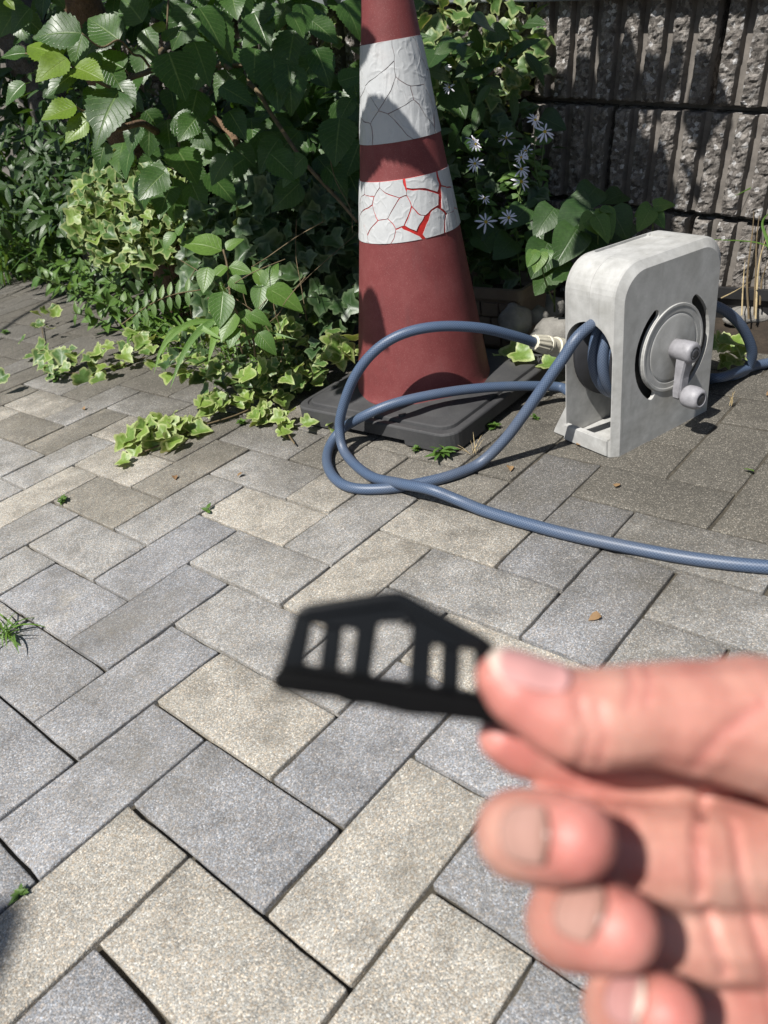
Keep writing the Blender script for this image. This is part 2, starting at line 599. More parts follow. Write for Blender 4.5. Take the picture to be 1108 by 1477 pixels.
def paver_mesh(seed):
    rr = random.Random(seed)
    bm = bmesh.new()
    L, Wd, H = 0.2022, 0.0992, 0.05
    bmesh.ops.create_cube(bm, size=1.0)
    for v in bm.verts:
        v.co = Vector((v.co.x * L, v.co.y * Wd, (v.co.z - 0.5) * H))
    bot = [f for f in bm.faces if f.normal.z < -0.5]
    bmesh.ops.delete(bm, geom=bot, context='FACES_ONLY')
    # cut the long and short edges so that they can be chipped
    top_e = [e for e in bm.edges if all(abs(v.co.z) < 1e-6 for v in e.verts)]
    bmesh.ops.bevel(bm, geom=top_e + [e for e in bm.edges if abs(e.verts[0].co.z - e.verts[1].co.z) > 0.01],
                    offset=0.0019, segments=2, profile=0.6, affect='EDGES')
    for k in range(1, 8):
        x = -L / 2 + L * k / 8 + rr.uniform(-.004, .004)
        bmesh.ops.bisect_plane(bm, geom=bm.verts[:] + bm.edges[:] + bm.faces[:], plane_co=(x, 0, 0), plane_no=(1, 0, 0))
    for k in range(1, 4):
        y = -Wd / 2 + Wd * k / 4 + rr.uniform(-.004, .004)
        bmesh.ops.bisect_plane(bm, geom=bm.verts[:] + bm.edges[:] + bm.faces[:], plane_co=(0, y, 0), plane_no=(0, 1, 0))
    for v in bm.verts:
        ex = abs(abs(v.co.x) - L / 2) < 0.0025
        ey = abs(abs(v.co.y) - Wd / 2) < 0.0025
        if ex or ey:
            n1 = noise.noise(Vector((v.co.x * 45 + seed * 9, v.co.y * 45, 3.1)))
            if v.co.z > -0.01:
                v.co.x -= math.copysign(max(0, n1) * 0.0022, v.co.x) if ex else 0
                v.co.y -= math.copysign(max(0, n1) * 0.0022, v.co.y) if ey else 0
                v.co.z -= max(0, n1) * 0.0012
    me = bpy.data.meshes.new('paver')
    bm.to_mesh(me)
    bm.free()
    me.polygons.foreach_set('use_smooth', [True] * len(me.polygons))
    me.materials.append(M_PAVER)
    return me


PAV = [paver_mesh(i) for i in range(5)]
BEIGE = (0.415, 0.390, 0.340)
BLUE = (0.286, 0.287, 0.291)
GREY = (0.326, 0.319, 0.302)
DUST = (0.235, 0.22, 0.188)
U_BEIGE = {(-2, -2), (0, 0), (3, -3), (5, -5), (-1, 1)}
V_BEIGE = {(-1, -1), (1, -3), (4, -6), (5, -3), (3, -1), (6, -4), (4, -10), (7, -5), (7, -9)}
U_BLUE = {(-1, -3), (1, -1), (-4, 0), (-3, -1), (0, -4)}
V_BLUE = {(0, -2), (2, 0), (1, 1), (-2, 0), (0, 2), (-1, -5), (-2, -4), (-3, -3)}


def in_view(p, margin=120):
    d = p - CAM_P
    z = d.dot(AX_F)
    if z < 0.05:
        return False
    x = 554 + F_PX * d.dot(AX_R) / z
    y = 738.5 + F_PX * d.dot(AX_D) / z
    return -margin < x < 1108 + margin and -margin < y < 1477 + margin


cand = []
rp = random.Random(5)
for v in range(-40, 12):
    for u in range(-12, u_edge):
        s = (u + v) % 4
        if s == 0:
            c = lat(u + 1, v + 0.5)
            key, horiz = (u, v), True
        elif s == 2:
            c = lat(u + 0.5, v + 1)
            key, horiz = (u, v), False
        else:
            continue
        if in_view(c, 170):
            cand.append(((c - CAM_P).length, key, horiz, c))
cand.sort(key=lambda t: t[0])
rest_V, rest_F = [], []
for i, (dist, key, horiz, c) in enumerate(cand):
    u, v = key
    if horiz and key in U_BEIGE or (not horiz) and key in V_BEIGE:
        col = BEIGE
    elif horiz and key in U_BLUE or (not horiz) and key in V_BLUE:
        col = BLUE
    else:
        k = rp.random()
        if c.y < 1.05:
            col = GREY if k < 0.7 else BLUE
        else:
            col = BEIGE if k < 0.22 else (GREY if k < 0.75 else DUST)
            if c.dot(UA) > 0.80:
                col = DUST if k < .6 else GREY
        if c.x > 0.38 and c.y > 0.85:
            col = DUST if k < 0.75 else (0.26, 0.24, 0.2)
    j = rp.uniform(0.92, 1.08)
    ang = math.atan2(UA.y, UA.x) if horiz else math.atan2(VA.y, VA.x)
    M = Matrix.Translation(c + Vector((rp.uniform(-.0007, .0007), rp.uniform(-.0007, .0007), rp.uniform(-.0012, .0008)))) @ \
        Matrix.Rotation(ang + rp.uniform(-.006, .006) + (math.pi if rp.random() < .5 else 0), 4, 'Z') @ \
        Matrix.Rotation(rp.uniform(-.008, .008), 4, 'X') @ Matrix.Rotation(rp.uniform(-.004, .004), 4, 'Y')
    if i < 299:
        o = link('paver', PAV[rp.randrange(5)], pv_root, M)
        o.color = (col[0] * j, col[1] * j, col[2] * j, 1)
    else:
        b0 = len(rest_V)
        me = PAV[0]
        rest_V += [M @ vv.co for vv in me.vertices]
        rest_F += [tuple(b0 + k for k in p.vertices) for p in me.polygons]
if rest_V:
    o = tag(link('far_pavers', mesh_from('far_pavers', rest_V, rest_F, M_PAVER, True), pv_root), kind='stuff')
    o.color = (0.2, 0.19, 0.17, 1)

# soil of the planting strip between paving and wall
sv, sf = [], []
NX, NY = 8, 60
for i in range(NX + 1):
    for j in range(NY + 1):
        p = O_L + UA * (u_edge * UNIT + 0.004 + i * 0.05) + VA * (1.4 - j * 0.11)
        zz = -0.012 + (0.035 * min(1, i / 2.0)) + 0.02 * noise.noise(p * 6)
        sv.append((p.x, p.y, zz))
for i in range(NX):
    for j in range(NY):
        a = i * (NY + 1) + j
        sf.append((a, a + 1, a + NY + 2, a + NY + 1))
tag(link('soil', mesh_from('soil', sv, sf, M_SOIL, True)), kind='structure')

# ------------------------------------------------------------------ block wall
SL = R(6.88)
W_X = (VA * math.cos(SL) + Vector((0, 0, -math.sin(SL)))).normalized()     # along the courses, to the right
W_Z = (VA * math.sin(SL) + Vector((0, 0, math.cos(SL)))).normalized()
W_N = -UA
W_O = UA * 1.69 + VA * (-0.638) + Vector((0, 0, 0.407))                  # a groove on the first visible joint
wall_root = thing('block_wall', 'dark ribbed concrete block wall with rough split faces behind the plants', 'wall', (W_O.x, W_O.y, -0.05))


def block_mesh(seed):
    W, H = 0.3975, 0.186
    xs = []
    pitch = 0.05
    for k in range(8):
        x0 = -0.2 + k * pitch
        xs += [x0 + .0072, x0 + .0098] + [x0 + .0098 + (pitch - .0196) * t / 8 for t in range(1, 8)] + [x0 + pitch - .0098, x0 + pitch - .0072]
    xs = [min(max(x, -W / 2), W / 2) for x in xs]
    nz = 40
    V, Fc = [], []
    n = len(xs)
    for j in range(nz + 1):
        z = -H / 2 + H * j / nz
        for i, x in enumerate(xs):
            kk = i % 11
            if kk in (0, 10):
                dep = -0.020
                xx = x
            else:
                p = Vector((x * 38 + seed * 17, z * 38, seed * 5.0))
                dep = 0.0055 * noise.fractal(p, 0.8, 2.1, 4) + 0.0035 * noise.noise(p * 3.3)
                if kk in (1, 9):
                    dep -= 0.003 + 0.002 * noise.noise(p * 2)
                xx = x + (0.0016 * noise.noise(p * 1.7) if kk in (1, 9) else 0)
                if j in (0, nz):
                    dep -= 0.004
            V.append((xx, z, dep))
    for j in range(nz):
        for i in range(n - 1):
            a = j * n + i
            Fc.append((a, a + 1, a + n + 1, a + n))
    # skirts back into the wall
    b = len(V)
    for i in range(n):
        V.append((V[i][0], -H / 2, -0.06))
        V.append((V[nz * n + i][0], H / 2, -0.06))
    for i in range(n - 1):
        Fc.append((b + 2 * i, b + 2 * i + 2, i + 1, i))
        Fc.append((nz * n + i, nz * n + i + 1, b + 2 * i + 3, b + 2 * i + 1))
    c = len(V)
    for j in range(nz + 1):
        V.append((V[j * n][0], V[j * n][1], -0.06))
        V.append((V[j * n + n - 1][0], V[j * n + n - 1][1], -0.06))
    for j in range(nz):
        Fc.append((j * n, (j + 1) * n, c + 2 * j + 2, c + 2 * j))
        Fc.append((j * n + n - 1, c + 2 * j + 1, c + 2 * j + 3, (j + 1) * n + n - 1))
    me = mesh_from('concrete_block', V, Fc, M_WALL, False)
    me.materials.append(M_GROOVE)
    for fi in range(nz * (n - 1)):
        i = fi % (n - 1)
        if i % 11 in (0, 9, 10):
            me.polygons[fi].material_index = 1
    return me


BLK = [block_mesh(i) for i in range(3)]
MW = Matrix((W_X, W_Z, W_N)).transposed().to_4x4()
rb = random.Random(3)
for row in range(-3, 1):
    for k in range(-6, 3):
        ctr = W_O + W_X * (k * 0.4 + 0.2 + (0.2 if row % 2 else 0.0)) + W_Z * (row * 0.2 + 0.1)
        M = MW.copy()
        M.translation = ctr - wall_root.location
        link('concrete_block', BLK[rb.randrange(3)], wall_root, M)
# mortar core behind the blocks
cv = []
for a, b in ((-3.2, -0.75), (2.2, -0.75), (2.2, 0.196), (-3.2, 0.196)):
    for dd in (-0.052, -0.12):
        cv.append(W_O + W_X * a + W_Z * b + W_N * dd - wall_root.location)
link('mortar_core', mesh_from('mortar_core', cv, [(0, 2, 4, 6), (1, 7, 5, 3), (0, 1, 3, 2), (2, 3, 5, 4), (4, 5, 7, 6), (6, 7, 1, 0)], M_GROOVE), wall_root)
# steel rail on the wall
rl = thing('steel_rail', 'smooth grey steel rail lying along the top of the block wall', 'rail', W_O + W_Z * 0.198)


def rail_box(name, z0, z1, n0, n1):
    V = []
    for a in (-3.2, 2.2):
        for z, nn in ((z0, n0), (z0, n1), (z1, n1), (z1, n0)):
            V.append(W_X * a + W_Z * z + W_N * nn)
    bm = bmesh.new()
    vs = [bm.verts.new(v) for v in V]
    for f in ((0, 1, 2, 3), (7, 6, 5, 4), (0, 4, 5, 1), (1, 5, 6, 2), (2, 6, 7, 3), (3, 7, 4, 0)):
        bm.faces.new([vs[i] for i in f])
    bmesh.ops.recalc_face_normals(bm, faces=bm.faces)
    bmesh.ops.bevel(bm, geom=bm.edges[:], offset=0.003, segments=2, affect='EDGES')
    return from_bm(name, bm, M_RAIL, rl, False)


rail_box('rail_beam', -0.0125, 0.045, -0.05, 0.022)

# ------------------------------------------------------------------ traffic cone on its rubber weight
BASE_C = Vector((0.127, 1.440, 0))
base = thing('rubber_cone_weight', 'square black rubber weight under the red and white traffic cone', 'cone weight', BASE_C, rz=math.atan2(UA.y, UA.x) + R(1.6))


def rounded_rect(hx, hy, r, n=6):
    pts = []
    for cx, cy, a0 in ((hx - r, hy - r, 0), (-hx + r, hy - r, 90), (-hx + r, -hy + r, 180), (hx - r, -hy + r, 270)):
        for k in range(n + 1):
            a = R(a0 + 90 * k / n)
            pts.append((cx + r * math.cos(a), cy + r * math.sin(a)))
    return pts


def loft(rings, cap_bottom=True, cap_top=True):
    bm = bmesh.new()
    rows = [[bm.verts.new(p) for p in rg] for rg in rings]
    n = len(rows[0])
    for a, b in zip(rows[:-1], rows[1:]):
        for k in range(n):
            bm.faces.new((a[k], a[(k + 1) % n], b[(k + 1) % n], b[k]))
    if cap_bottom:
        bm.faces.new(rows[0][::-1])
    if cap_top:
        bm.faces.new(rows[-1])
    bmesh.ops.recalc_face_normals(bm, faces=bm.faces)
    return bm


HB = 0.188
rings = []
for inset, z, r in ((0.003, 0.002, .03), (0.0, 0.005, .032), (0.0, 0.035, .032), (0.0010, 0.0372, .032), (0.003, 0.0385, .03), (0.012, 0.0390, .03),
                    (0.0135, 0.0362, .03), (0.0165, 0.0362, .03), (0.018, 0.0415, .028), (0.021, 0.0430, .026)):
    rings.append([(x, y, z) for x, y in rounded_rect(HB - inset, HB - inset, r)])
# plateau rising to the cone
nR = len(rings[0])
last = rings[-1]
for t, z in ((0.35, 0.046), (0.7, 0.0515), (1.0, 0.054)):
    rg = []
    for (x, y, _z) in last:
        a = math.atan2(y, x)
        cx_, cy_ = 0.138 * math.cos(a), 0.138 * math.sin(a)
        rg.append((x * (1 - t) + cx_ * t, y * (1 - t) + cy_ * t, z))
    rings.append(rg)
bmb = loft(rings)
wb = from_bm('weight_slab', bmb, M_RUBBER, base, False)
# hand slots cut in the lower edges
cut = []
for a in range(4):
    bm = bmesh.new()
    bmesh.ops.create_cube(bm, size=1.0)
    for v in bm.verts:
        v.co = Vector((v.co.x * 0.05, v.co.y * 0.17, v.co.z * 0.026 + 0.001))
        v.co.x += HB
        v.co = Matrix.Rotation(a * math.pi / 2, 3, 'Z') @ v.co
    c = from_bm('cutter', bm, M_RUBBER, base)
    cut.append(c)
    md = wb.modifiers.new('b', 'BOOLEAN')
    md.operation = 'DIFFERENCE'
    md.object = c
    md.solver = 'EXACT'
bake(wb)
for c in cut:
    bpy.data.objects.remove(c)
for sx, sy in ((-.155, -.06), (.06, .155), (.155, -.10), (-.1, .155)):
    Vt, Ft, _ = tube_data([Vector((sx, sy, .040)), Vector((sx, sy, .0475))], [0.007, 0.0065], 12)
    link('stud', mesh_from('stud', Vt, Ft, M_RUBBER, False), base)

cone = thing('traffic_cone', 'faded red traffic cone with two cracked white reflective bands', 'traffic cone', (0.1203, 1.432, 0.0))
LEAN = 0.0366


def cone_r(z):
    return 0.1360 - 0.1430 * z


def cone_pt(a, z, off=0.0):
    r = cone_r(z) + off
    return Vector((LEAN * z + r * math.cos(a), r * math.sin(a), z))


prof = [(0.046, .004), (0.050, .0015), (0.056, 0)] + [(0.056 + 0.66 * k / 40, 0) for k in range(1, 41)] + [(0.72, -.003), (0.724, -.008)]
bmc = loft([[cone_pt(2 * math.pi * k / 72, z, off) for k in range(72)] for z, off in prof])
from_bm('cone_body', bmc, M_CONE, cone, True)


def sleeve(name, z0, z1, off, mat):
    rows = []
    for z, o_ in ((z0, 0.0001), (z0 + .0005, off), (z1 - .0005, off), (z1, 0.0001)):
        rows.append([cone_pt(2 * math.pi * k / 72, z, o_) for k in range(72)])
    return from_bm(name, loft(rows, False, False), mat, cone, True)


def clip_poly(poly, p, nrm):
    out = []
    for i in range(len(poly)):
        a, b = poly[i], poly[(i + 1) % len(poly)]
        da = (a[0] - p[0]) * nrm[0] + (a[1] - p[1]) * nrm[1]
        db = (b[0] - p[0]) * nrm[0] + (b[1] - p[1]) * nrm[1]
        if da <= 0:
            out.append(a)
        if (da < 0) != (db < 0):
            t = da / (da - db)
            out.append((a[0] + (b[0] - a[0]) * t, a[1] + (b[1] - a[1]) * t))
    return out


def cracked_band(z0, z1, n, gap0, gap1, seed, wide=None):
    rr = random.Random(seed)
    rm = cone_r((z0 + z1) / 2)
    wid = 2 * math.pi * rm
    H = z1 - z0
    seeds = []
    tries = 0
    while len(seeds) < n and tries < 9000:
        tries += 1
        p = (rr.uniform(0, wid), rr.uniform(0, H))
        if all(min(abs(p[0] - q_[0]), wid - abs(p[0] - q_[0])) ** 2 + (p[1] - q_[1]) ** 2 > (0.45 * math.sqrt(wid * H / n)) ** 2 for q_ in seeds):
            seeds.append(p)
    allp = [(x + dx, y) for x, y in seeds for dx in (-wid, 0, wid)]
    for sd in seeds:
        poly = [(sd[0] - .2, 0), (sd[0] + .2, 0), (sd[0] + .2, H), (sd[0] - .2, H)]
        for q_ in allp:
            if q_ == sd:
                continue
            d = (q_[0] - sd[0], q_[1] - sd[1])
            L = math.hypot(*d)
            if L > 0.25:
                continue
            nrm = (d[0] / L, d[1] / L)
            amid = ((sd[0] + q_[0]) / 2 / rm) % (2 * math.pi)
            gp = rr.uniform(gap0, gap1)
            if wide and wide(amid):
                gp = rr.choice((0.0004, 0.0010, 0.0022, 0.0038, 0.0052))
            mp = ((sd[0] + q_[0]) / 2 - nrm[0] * gp, (sd[1] + q_[1]) / 2 - nrm[1] * gp)
            poly = clip_poly(poly, mp, nrm)
            if not poly:
                break
        if len(poly) < 3:
            continue
        bm = bmesh.new()
        bm.faces.new([bm.verts.new((x, y, 0)) for x, y in poly])
        bmesh.ops.remove_doubles(bm, verts=bm.verts, dist=0.0003)
        bmesh.ops.subdivide_edges(bm, edges=[e for e in bm.edges if e.calc_length() > 0.012], cuts=4)
        xs = [v.co.x for v in bm.verts]
        x = min(xs) + 0.008
        while x < max(xs) - 0.003:
            bmesh.ops.bisect_plane(bm, geom=bm.verts[:] + bm.edges[:] + bm.faces[:], plane_co=(x, 0, 0), plane_no=(1, 0, 0))
            x += 0.010
        for v in bm.verts:
            w1 = noise.noise(Vector((v.co.x * 26, v.co.y * 26, seed * 1.3)))
            w2 = noise.noise(Vector((v.co.x * 26 + 40, v.co.y * 26, seed * 1.3)))
            fy = min(1.0, v.co.y / .012, (H - v.co.y) / .012)
            v.co.x += w1 * .011
            v.co.y += w2 * .010 * max(0, fy)
            edge = v.is_boundary
            jx = 0.0011 * noise.noise(Vector((v.co.x * 120, v.co.y * 120, seed))) if edge else 0
            v.co.x += jx
            if edge and 0.001 < v.co.y < H - 0.001:
                v.co.y += 0.0011 * noise.noise(Vector((v.co.x * 120, v.co.y * 120, seed + 7.7)))
        ex = bmesh.ops.extrude_face_region(bm, geom=bm.faces[:])
        topv = set(v for v in ex['geom'] if isinstance(v, bmesh.types.BMVert))
        lift = rr.uniform(0.0007, 0.0010)
        bnd = {}
        for v in topv:
            bnd[v] = any(len(e.link_faces) and not all(f in ex['geom'] for f in e.link_faces) for e in v.link_edges)
        for v in bm.verts:
            a = v.co.x / rm
            z = z0 + v.co.y
            off = 0.0004
            if v in topv:
                off = lift
                if bnd.get(v):
                    off += max(0.0, 0.0022 * noise.noise(Vector((v.co.x * 40, v.co.y * 40, seed + 3.0)))) + 0.0003
            v.co = cone_pt(a, z, off)
        bmesh.ops.recalc_face_normals(bm, faces=bm.faces)
        from_bm('reflective_piece', bm, M_SHEET, cone, False)


# angles: the camera looks at the cone from about -95 degrees; the peeled patch is on its right half
sleeve('glue_film', 0.4765, 0.616, 0.0003, M_GLUE)
cracked_band(0.477, 0.6155, 34, 0.0002, 0.0009, 11)
sleeve('red_film', 0.3265, 0.4225, 0.0003, M_REDNEW)
cracked_band(0.327, 0.422, 42, 0.0002, 0.0011, 23, wide=lambda a: 4.55 < a < 5.6)

# ------------------------------------------------------------------ hose reel
RZ = R(28.5)
reel = thing('hose_reel', 'weathered light grey boxy hose reel with crank handle standing on the pavers', 'hose reel', (0.373, 1.072, -0.0005), rz=RZ)
reel.rotation_mode = 'QUATERNION'
reel.rotation_quaternion = (Matrix.Rotation(R(1.7), 3, 'Y') @ Matrix.Rotation(RZ, 3, 'Z')).to_quaternion()
# local frame: x along the wide face (0 near end .. .222 far end), y into the box (0 crank face .. .11), z up
RL, RW, RH = 0.240, 0.110, 0.300
REEL_M = Matrix.Translation(reel.location) @ Matrix.Rotation(R(1.7), 4, 'Y') @ Matrix.Rotation(RZ, 4, 'Z')


def reel_w(x, y, z):
    return REEL_M @ Vector((x, y, z))


def side_outline(inset, z0=0.0, rt=0.050, n=10):
    x0, x1, zt = inset, RL - inset, RH - inset
    r = rt - inset * 0.5
    pts = [(x0, z0), (x1, z0)]
    for k in range(n + 1):
        a = R(90 * k / n)
        pts.append((x1 - r + r * math.cos(a), zt - r + r * math.sin(a)))
    for k in range(n + 1):
        a = R(90 + 90 * k / n)
        pts.append((x0 + r + r * math.cos(a), zt - r + r * math.sin(a)))
    return pts


def boolean(o, cutter, op='DIFFERENCE'):
    md = o.modifiers.new('b', 'BOOLEAN')
    md.operation = op
    md.object = cutter
    md.solver = 'EXACT'
    bake(o)
    bpy.data.objects.remove(cutter)


shell_rings = []
for y, ins in ((0.0, 0.0135), (0.0006, 0.0125), (0.008, 0.0018), (0.0105, 0.0003), (0.014, 0.0), (0.0545, 0.0), (0.055, 0.0007), (0.0555, 0.0), (RW - 0.012, 0.0), (RW - 0.004, 0.002), (RW, 0.008)):
    shell_rings.append([(x, y, z) for x, z in side_outline(ins)])
# the lower edge stays on the ground in every ring
shell = from_bm('reel_shell', loft([[Vector(p) for p in rg] for rg in shell_rings]), M_REEL, reel, False)
cav = from_bm('cutter', loft([[Vector((x, y, z)) for x, z in side_outline(0.006, -0.02, 0.05)] for y in (0.006, RW - 0.006)]), M_REEL, reel, False)
boolean(shell, cav)


def arch_cutter(x0, x1):
    c, r, spring, bot = 0.0565, 0.0475, 0.165, 0.027
    pts = [(c - r, bot), (c + r, bot)] + [(c + r * math.cos(R(180 * k / 16)), spring + r * math.sin(R(180 * k / 16))) for k in range(17)]
    return from_bm('cutter', loft([[Vector((x, y, z)) for y, z in pts] for x in (x0, x1)]), M_REEL, reel, False)


boolean(shell, arch_cutter(-0.02, 0.03))
DC = (0.127, 0.147)


def arc_poly(r0, r1, a0, a1, n=16):
    pts = []
    for k in range(n + 1):
        a = R(a0 + (a1 - a0) * k / n)
        pts.append((DC[0] + r1 * math.cos(a), DC[1] + r1 * math.sin(a)))
    for k in range(1, 5):   # round end
        t = k / 5
        a = R(a1)
        rm_, rr_ = (r0 + r1) / 2, (r1 - r0) / 2
        ph = math.pi * t
        ax, az = math.cos(a), math.sin(a)
        pts.append((DC[0] + (rm_ + rr_ * math.cos(ph)) * ax - rr_ * math.sin(ph) * az * 0.8, DC[1] + (rm_ + rr_ * math.cos(ph)) * az + rr_ * math.sin(ph) * ax * 0.8))
    for k in range(n + 1):
        a = R(a1 + (a0 - a1) * k / n)
        pts.append((DC[0] + r0 * math.cos(a), DC[1] + r0 * math.sin(a)))
    for k in range(1, 5):
        t = k / 5
        a = R(a0)
        rm_, rr_ = (r0 + r1) / 2, (r1 - r0) / 2
        ph = math.pi * (1 - t)
        ax, az = math.cos(a), math.sin(a)
        pts.append((DC[0] + (rm_ + rr_ * math.cos(ph)) * ax + rr_ * math.sin(ph) * az * 0.8, DC[1] + (rm_ + rr_ * math.cos(ph)) * az - rr_ * math.sin(ph) * ax * 0.8))
    return pts


for a0, a1 in ((124, 236), (-58, 56)):
    boolean(shell, from_bm('cutter', loft([[Vector((x, y, z)) for x, z in arc_poly(0.0705, 0.0865, a0, a1)] for y in (-0.02, 0.02)]), M_REEL, reel, False))
# recessed strip on the top with the carrying slot
bm = bmesh.new()
bmesh.ops.create_cube(bm, size=1.0)
for v in bm.verts:
    v.co = Vector((0.113 + v.co.x * 0.125, 0.076 + v.co.y * 0.044, RH + v.co.z * 0.007))
bmesh.ops.bevel(bm, geom=[e for e in bm.edges if abs(e.verts[0].co.z - e.verts[1].co.z) > .001], offset=.004, segments=3, affect='EDGES')
boolean(shell, from_bm('cutter', bm, M_REEL, reel, False))


def ring_lathe(name, prof, mat, parent, center, axis_y=True, seg=56, smooth=True):
    """lathe about the reel's y axis: prof = (radius, y) pairs"""
    rows = [[Vector((center[0] + r * math.cos(2 * math.pi * k / seg), y, center[1] + r * math.sin(2 * math.pi * k / seg))) for k in range(seg)] for r, y in prof]
    bm = loft(rows, True, True)
    bmesh.ops.recalc_face_normals(bm, faces=bm.faces)
    o = from_bm(name, bm, mat, parent, smooth)
    return o


ring_lathe('crank_disc', [(0.0695, 0.004), (0.0695, -0.0010), (0.0688, -0.0020), (0.0655, -0.0020), (0.0640, -0.0012), (0.0565, -0.0011), (0.0550, -0.0003), (0.0535, -0.0003),
                          (0.0525, -0.0011), (0.05, -0.0015), (0.015, -0.0038)], M_REEL, reel, DC, smooth=False)
# front sill and floor tray of the box
def box(name, x0, x1, y0, y1, z0, z1, mat, parent, bev=0.0015):
    bm = bmesh.new()
    bmesh.ops.create_cube(bm, size=1.0)
    for v in bm.verts:
        v.co = Vector(((x0 + x1) / 2 + v.co.x * (x1 - x0), (y0 + y1) / 2 + v.co.y * (y1 - y0), (z0 + z1) / 2 + v.co.z * (z1 - z0)))
    if bev:
        bmesh.ops.bevel(bm, geom=bm.edges[:], offset=bev, segments=2, affect='EDGES')
    return from_bm(name, bm, mat, parent, False)


box('floor_tray', 0.007, RL - 0.007, 0.007, RW - 0.007, 0.003, 0.008, M_REEL, reel, 0.001)
box('front_sill', -0.0025, 0.008, 0.012, RW - 0.003, 0.001, 0.029, M_REEL, reel, 0.0012)
# stabiliser foot on the far side
bmf = bmesh.new()
fv = [(0.006, RW - 0.002, 0.062), (0.006, RW - 0.002, 0.0005), (0.006, RW + 0.030, 0.0005), (0.006, RW + 0.026, 0.010)]
A = [bmf.verts.new(v) for v in fv]
B = [bmf.verts.new((0.016, y, z)) for x, y, z in fv]
bmf.faces.new(A)
bmf.faces.new(B[::-1])
for k in range(4):
    bmf.faces.new((A[k], B[k], B[(k + 1) % 4], A[(k + 1) % 4]))
bmesh.ops.recalc_face_normals(bmf, faces=bmf.faces)
bmesh.ops.bevel(bmf, geom=bmf.edges[:], offset=.001, segments=1, affect='EDGES')
from_bm('stabiliser_foot', bmf, M_REEL, reel, False)
# drum inside
ring_lathe('drum', [(0.087, 0.020), (0.087, 0.023), (0.040, 0.024), (0.040, 0.086), (0.087, 0.088), (0.087, 0.097)], M_DARKPL, reel, (DC[0] - 0.030, DC[1]))
# crank handle: hub boss, arm, knob
ring_lathe('hub_boss', [(0.0155, -0.003), (0.0155, -0.014), (0.0165, -0.016), (0.0168, -0.036), (0.0150, -0.0395), (0.0105, -0.040)], M_HANDLE, reel, DC, seg=28)
ring_lathe('hub_screw', [(0.0100, -0.0395), (0.0100, -0.0405), (0.0082, -0.0405), (0.0080, -0.0385), (0.0066, -0.0385), (0.0062, -0.0412), (0.0035, -0.0415)], M_SCREW, reel, DC, seg=22)
KN = (DC[0] - 0.006, DC[1] - 0.068)
arm_rings = []
for t, wdt, y0, y1 in ((0.0, .0125, -.018, -.036), (0.25, .0115, -.017, -.033), (0.6, .0105, -.017, -.030), (0.92, .0105, -.017, -.030), (1.06, .0095, -.018, -.029), (1.12, .0055, -.019, -.028)):
    cx = DC[0] + (KN[0] - DC[0]) * t
    cz = DC[1] + (KN[1] - DC[1]) * t
    arm_rings.append([Vector((cx - wdt, y0, cz)), Vector((cx - wdt, y1 + .002, cz)), Vector((cx - wdt * .7, y1, cz)), Vector((cx + wdt * .7, y1, cz)), Vector((cx + wdt, y1 + .002, cz)), Vector((cx + wdt, y0, cz))])
bma = loft(arm_rings)
bmesh.ops.recalc_face_normals(bma, faces=bma.faces)
from_bm('crank_arm', bma, M_HANDLE, reel, False)
ring_lathe('crank_knob', [(0.009, -0.028), (0.0095, -0.0325), (0.0150, -0.034), (0.0172, -0.038), (0.0180, -0.046), (0.0176, -0.054), (0.0155, -0.0605), (0.0125, -0.063), (0.0100, -0.0635), (0.0095, -0.0615), (0.003, -0.061)], M_HANDLE, reel, KN, seg=30)
ring_lathe('knob_cap', [(0.0092, -0.0612), (0.0088, -0.0628), (0.003, -0.0632)], M_SCREW, reel, KN, seg=20)

# ------------------------------------------------------------------ hose
HR = 0.0088
hose = thing('garden_hose', 'blue braided garden hose looping from the grey reel over the pavers', 'hose', (0.1, 1.2, 0.0))


def hose_run(name, pts, n=10):
    return tube(name, catmull(pts, n), HR, M_HOSE, hose, 16, origin=Vector(hose.location))


def gq(px, py, z=HR):
    return on_ground(px, py, z)


conn = [at_y(800, 500, 1.34), at_y(772, 494, 1.315)]
strand1 = [conn[1], at_y(740, 484, 1.295), at_y(692, 473, 1.275), at_y(632, 471, 1.262), at_y(580, 482, 1.258), at_y(540, 507, 1.262), at_y(511, 545, 1.268),
           at_y(494, 590, 1.272), at_y(490, 622, 1.268), gq(499, 655, .0105), gq(533, 686), gq(575, 697, .019), gq(620, 706, .0255), gq(662, 722, .013), gq(705, 739), gq(800, 766), gq(900, 788), gq(1000, 806), gq(1110, 818), gq(1250, 824)]
hose_run('hose_run', strand1)
strand2 = [reel_w(0.110, 0.040, 0.235), reel_w(0.05, 0.052, 0.218), at_y(838, 481, 1.105), at_y(812, 517, 1.10), at_y(785, 556, 1.102), at_y(757, 596, 1.108), at_y(728, 634, 1.115),
           gq(692, 668, .011), gq(650, 686), gq(600, 698), gq(555, 705), gq(510, 704), gq(484, 691), gq(472, 668), gq(476, 643, .013), at_y(494, 619, 1.30), at_y(525, 600, 1.27), at_y(565, 583, 1.262),
           at_y(620, 570, 1.268), at_y(680, 561, 1.285), at_y(740, 557, 1.30), at_y(805, 558, 1.31), reel_w(0.10, 0.18, 0.03), reel_w(0.19, 0.145, HR), gq(1036, 545), gq(1060, 541, .012), at_y(1078, 531, 1.285), at_y(1085, 508, 1.275), at_y(1074, 478, 1.265), at_y(1055, 455, 1.258), at_y(1030, 441, 1.255), at_y(1000, 441, 1.26),
           at_y(975, 465, 1.275), at_y(975, 505, 1.30), at_y(1000, 538, 1.31), gq(1035, 545, .026), gq(1075, 532, .016), gq(1110, 523), gq(1240, 500)]
hose_run('hose_run', strand2)
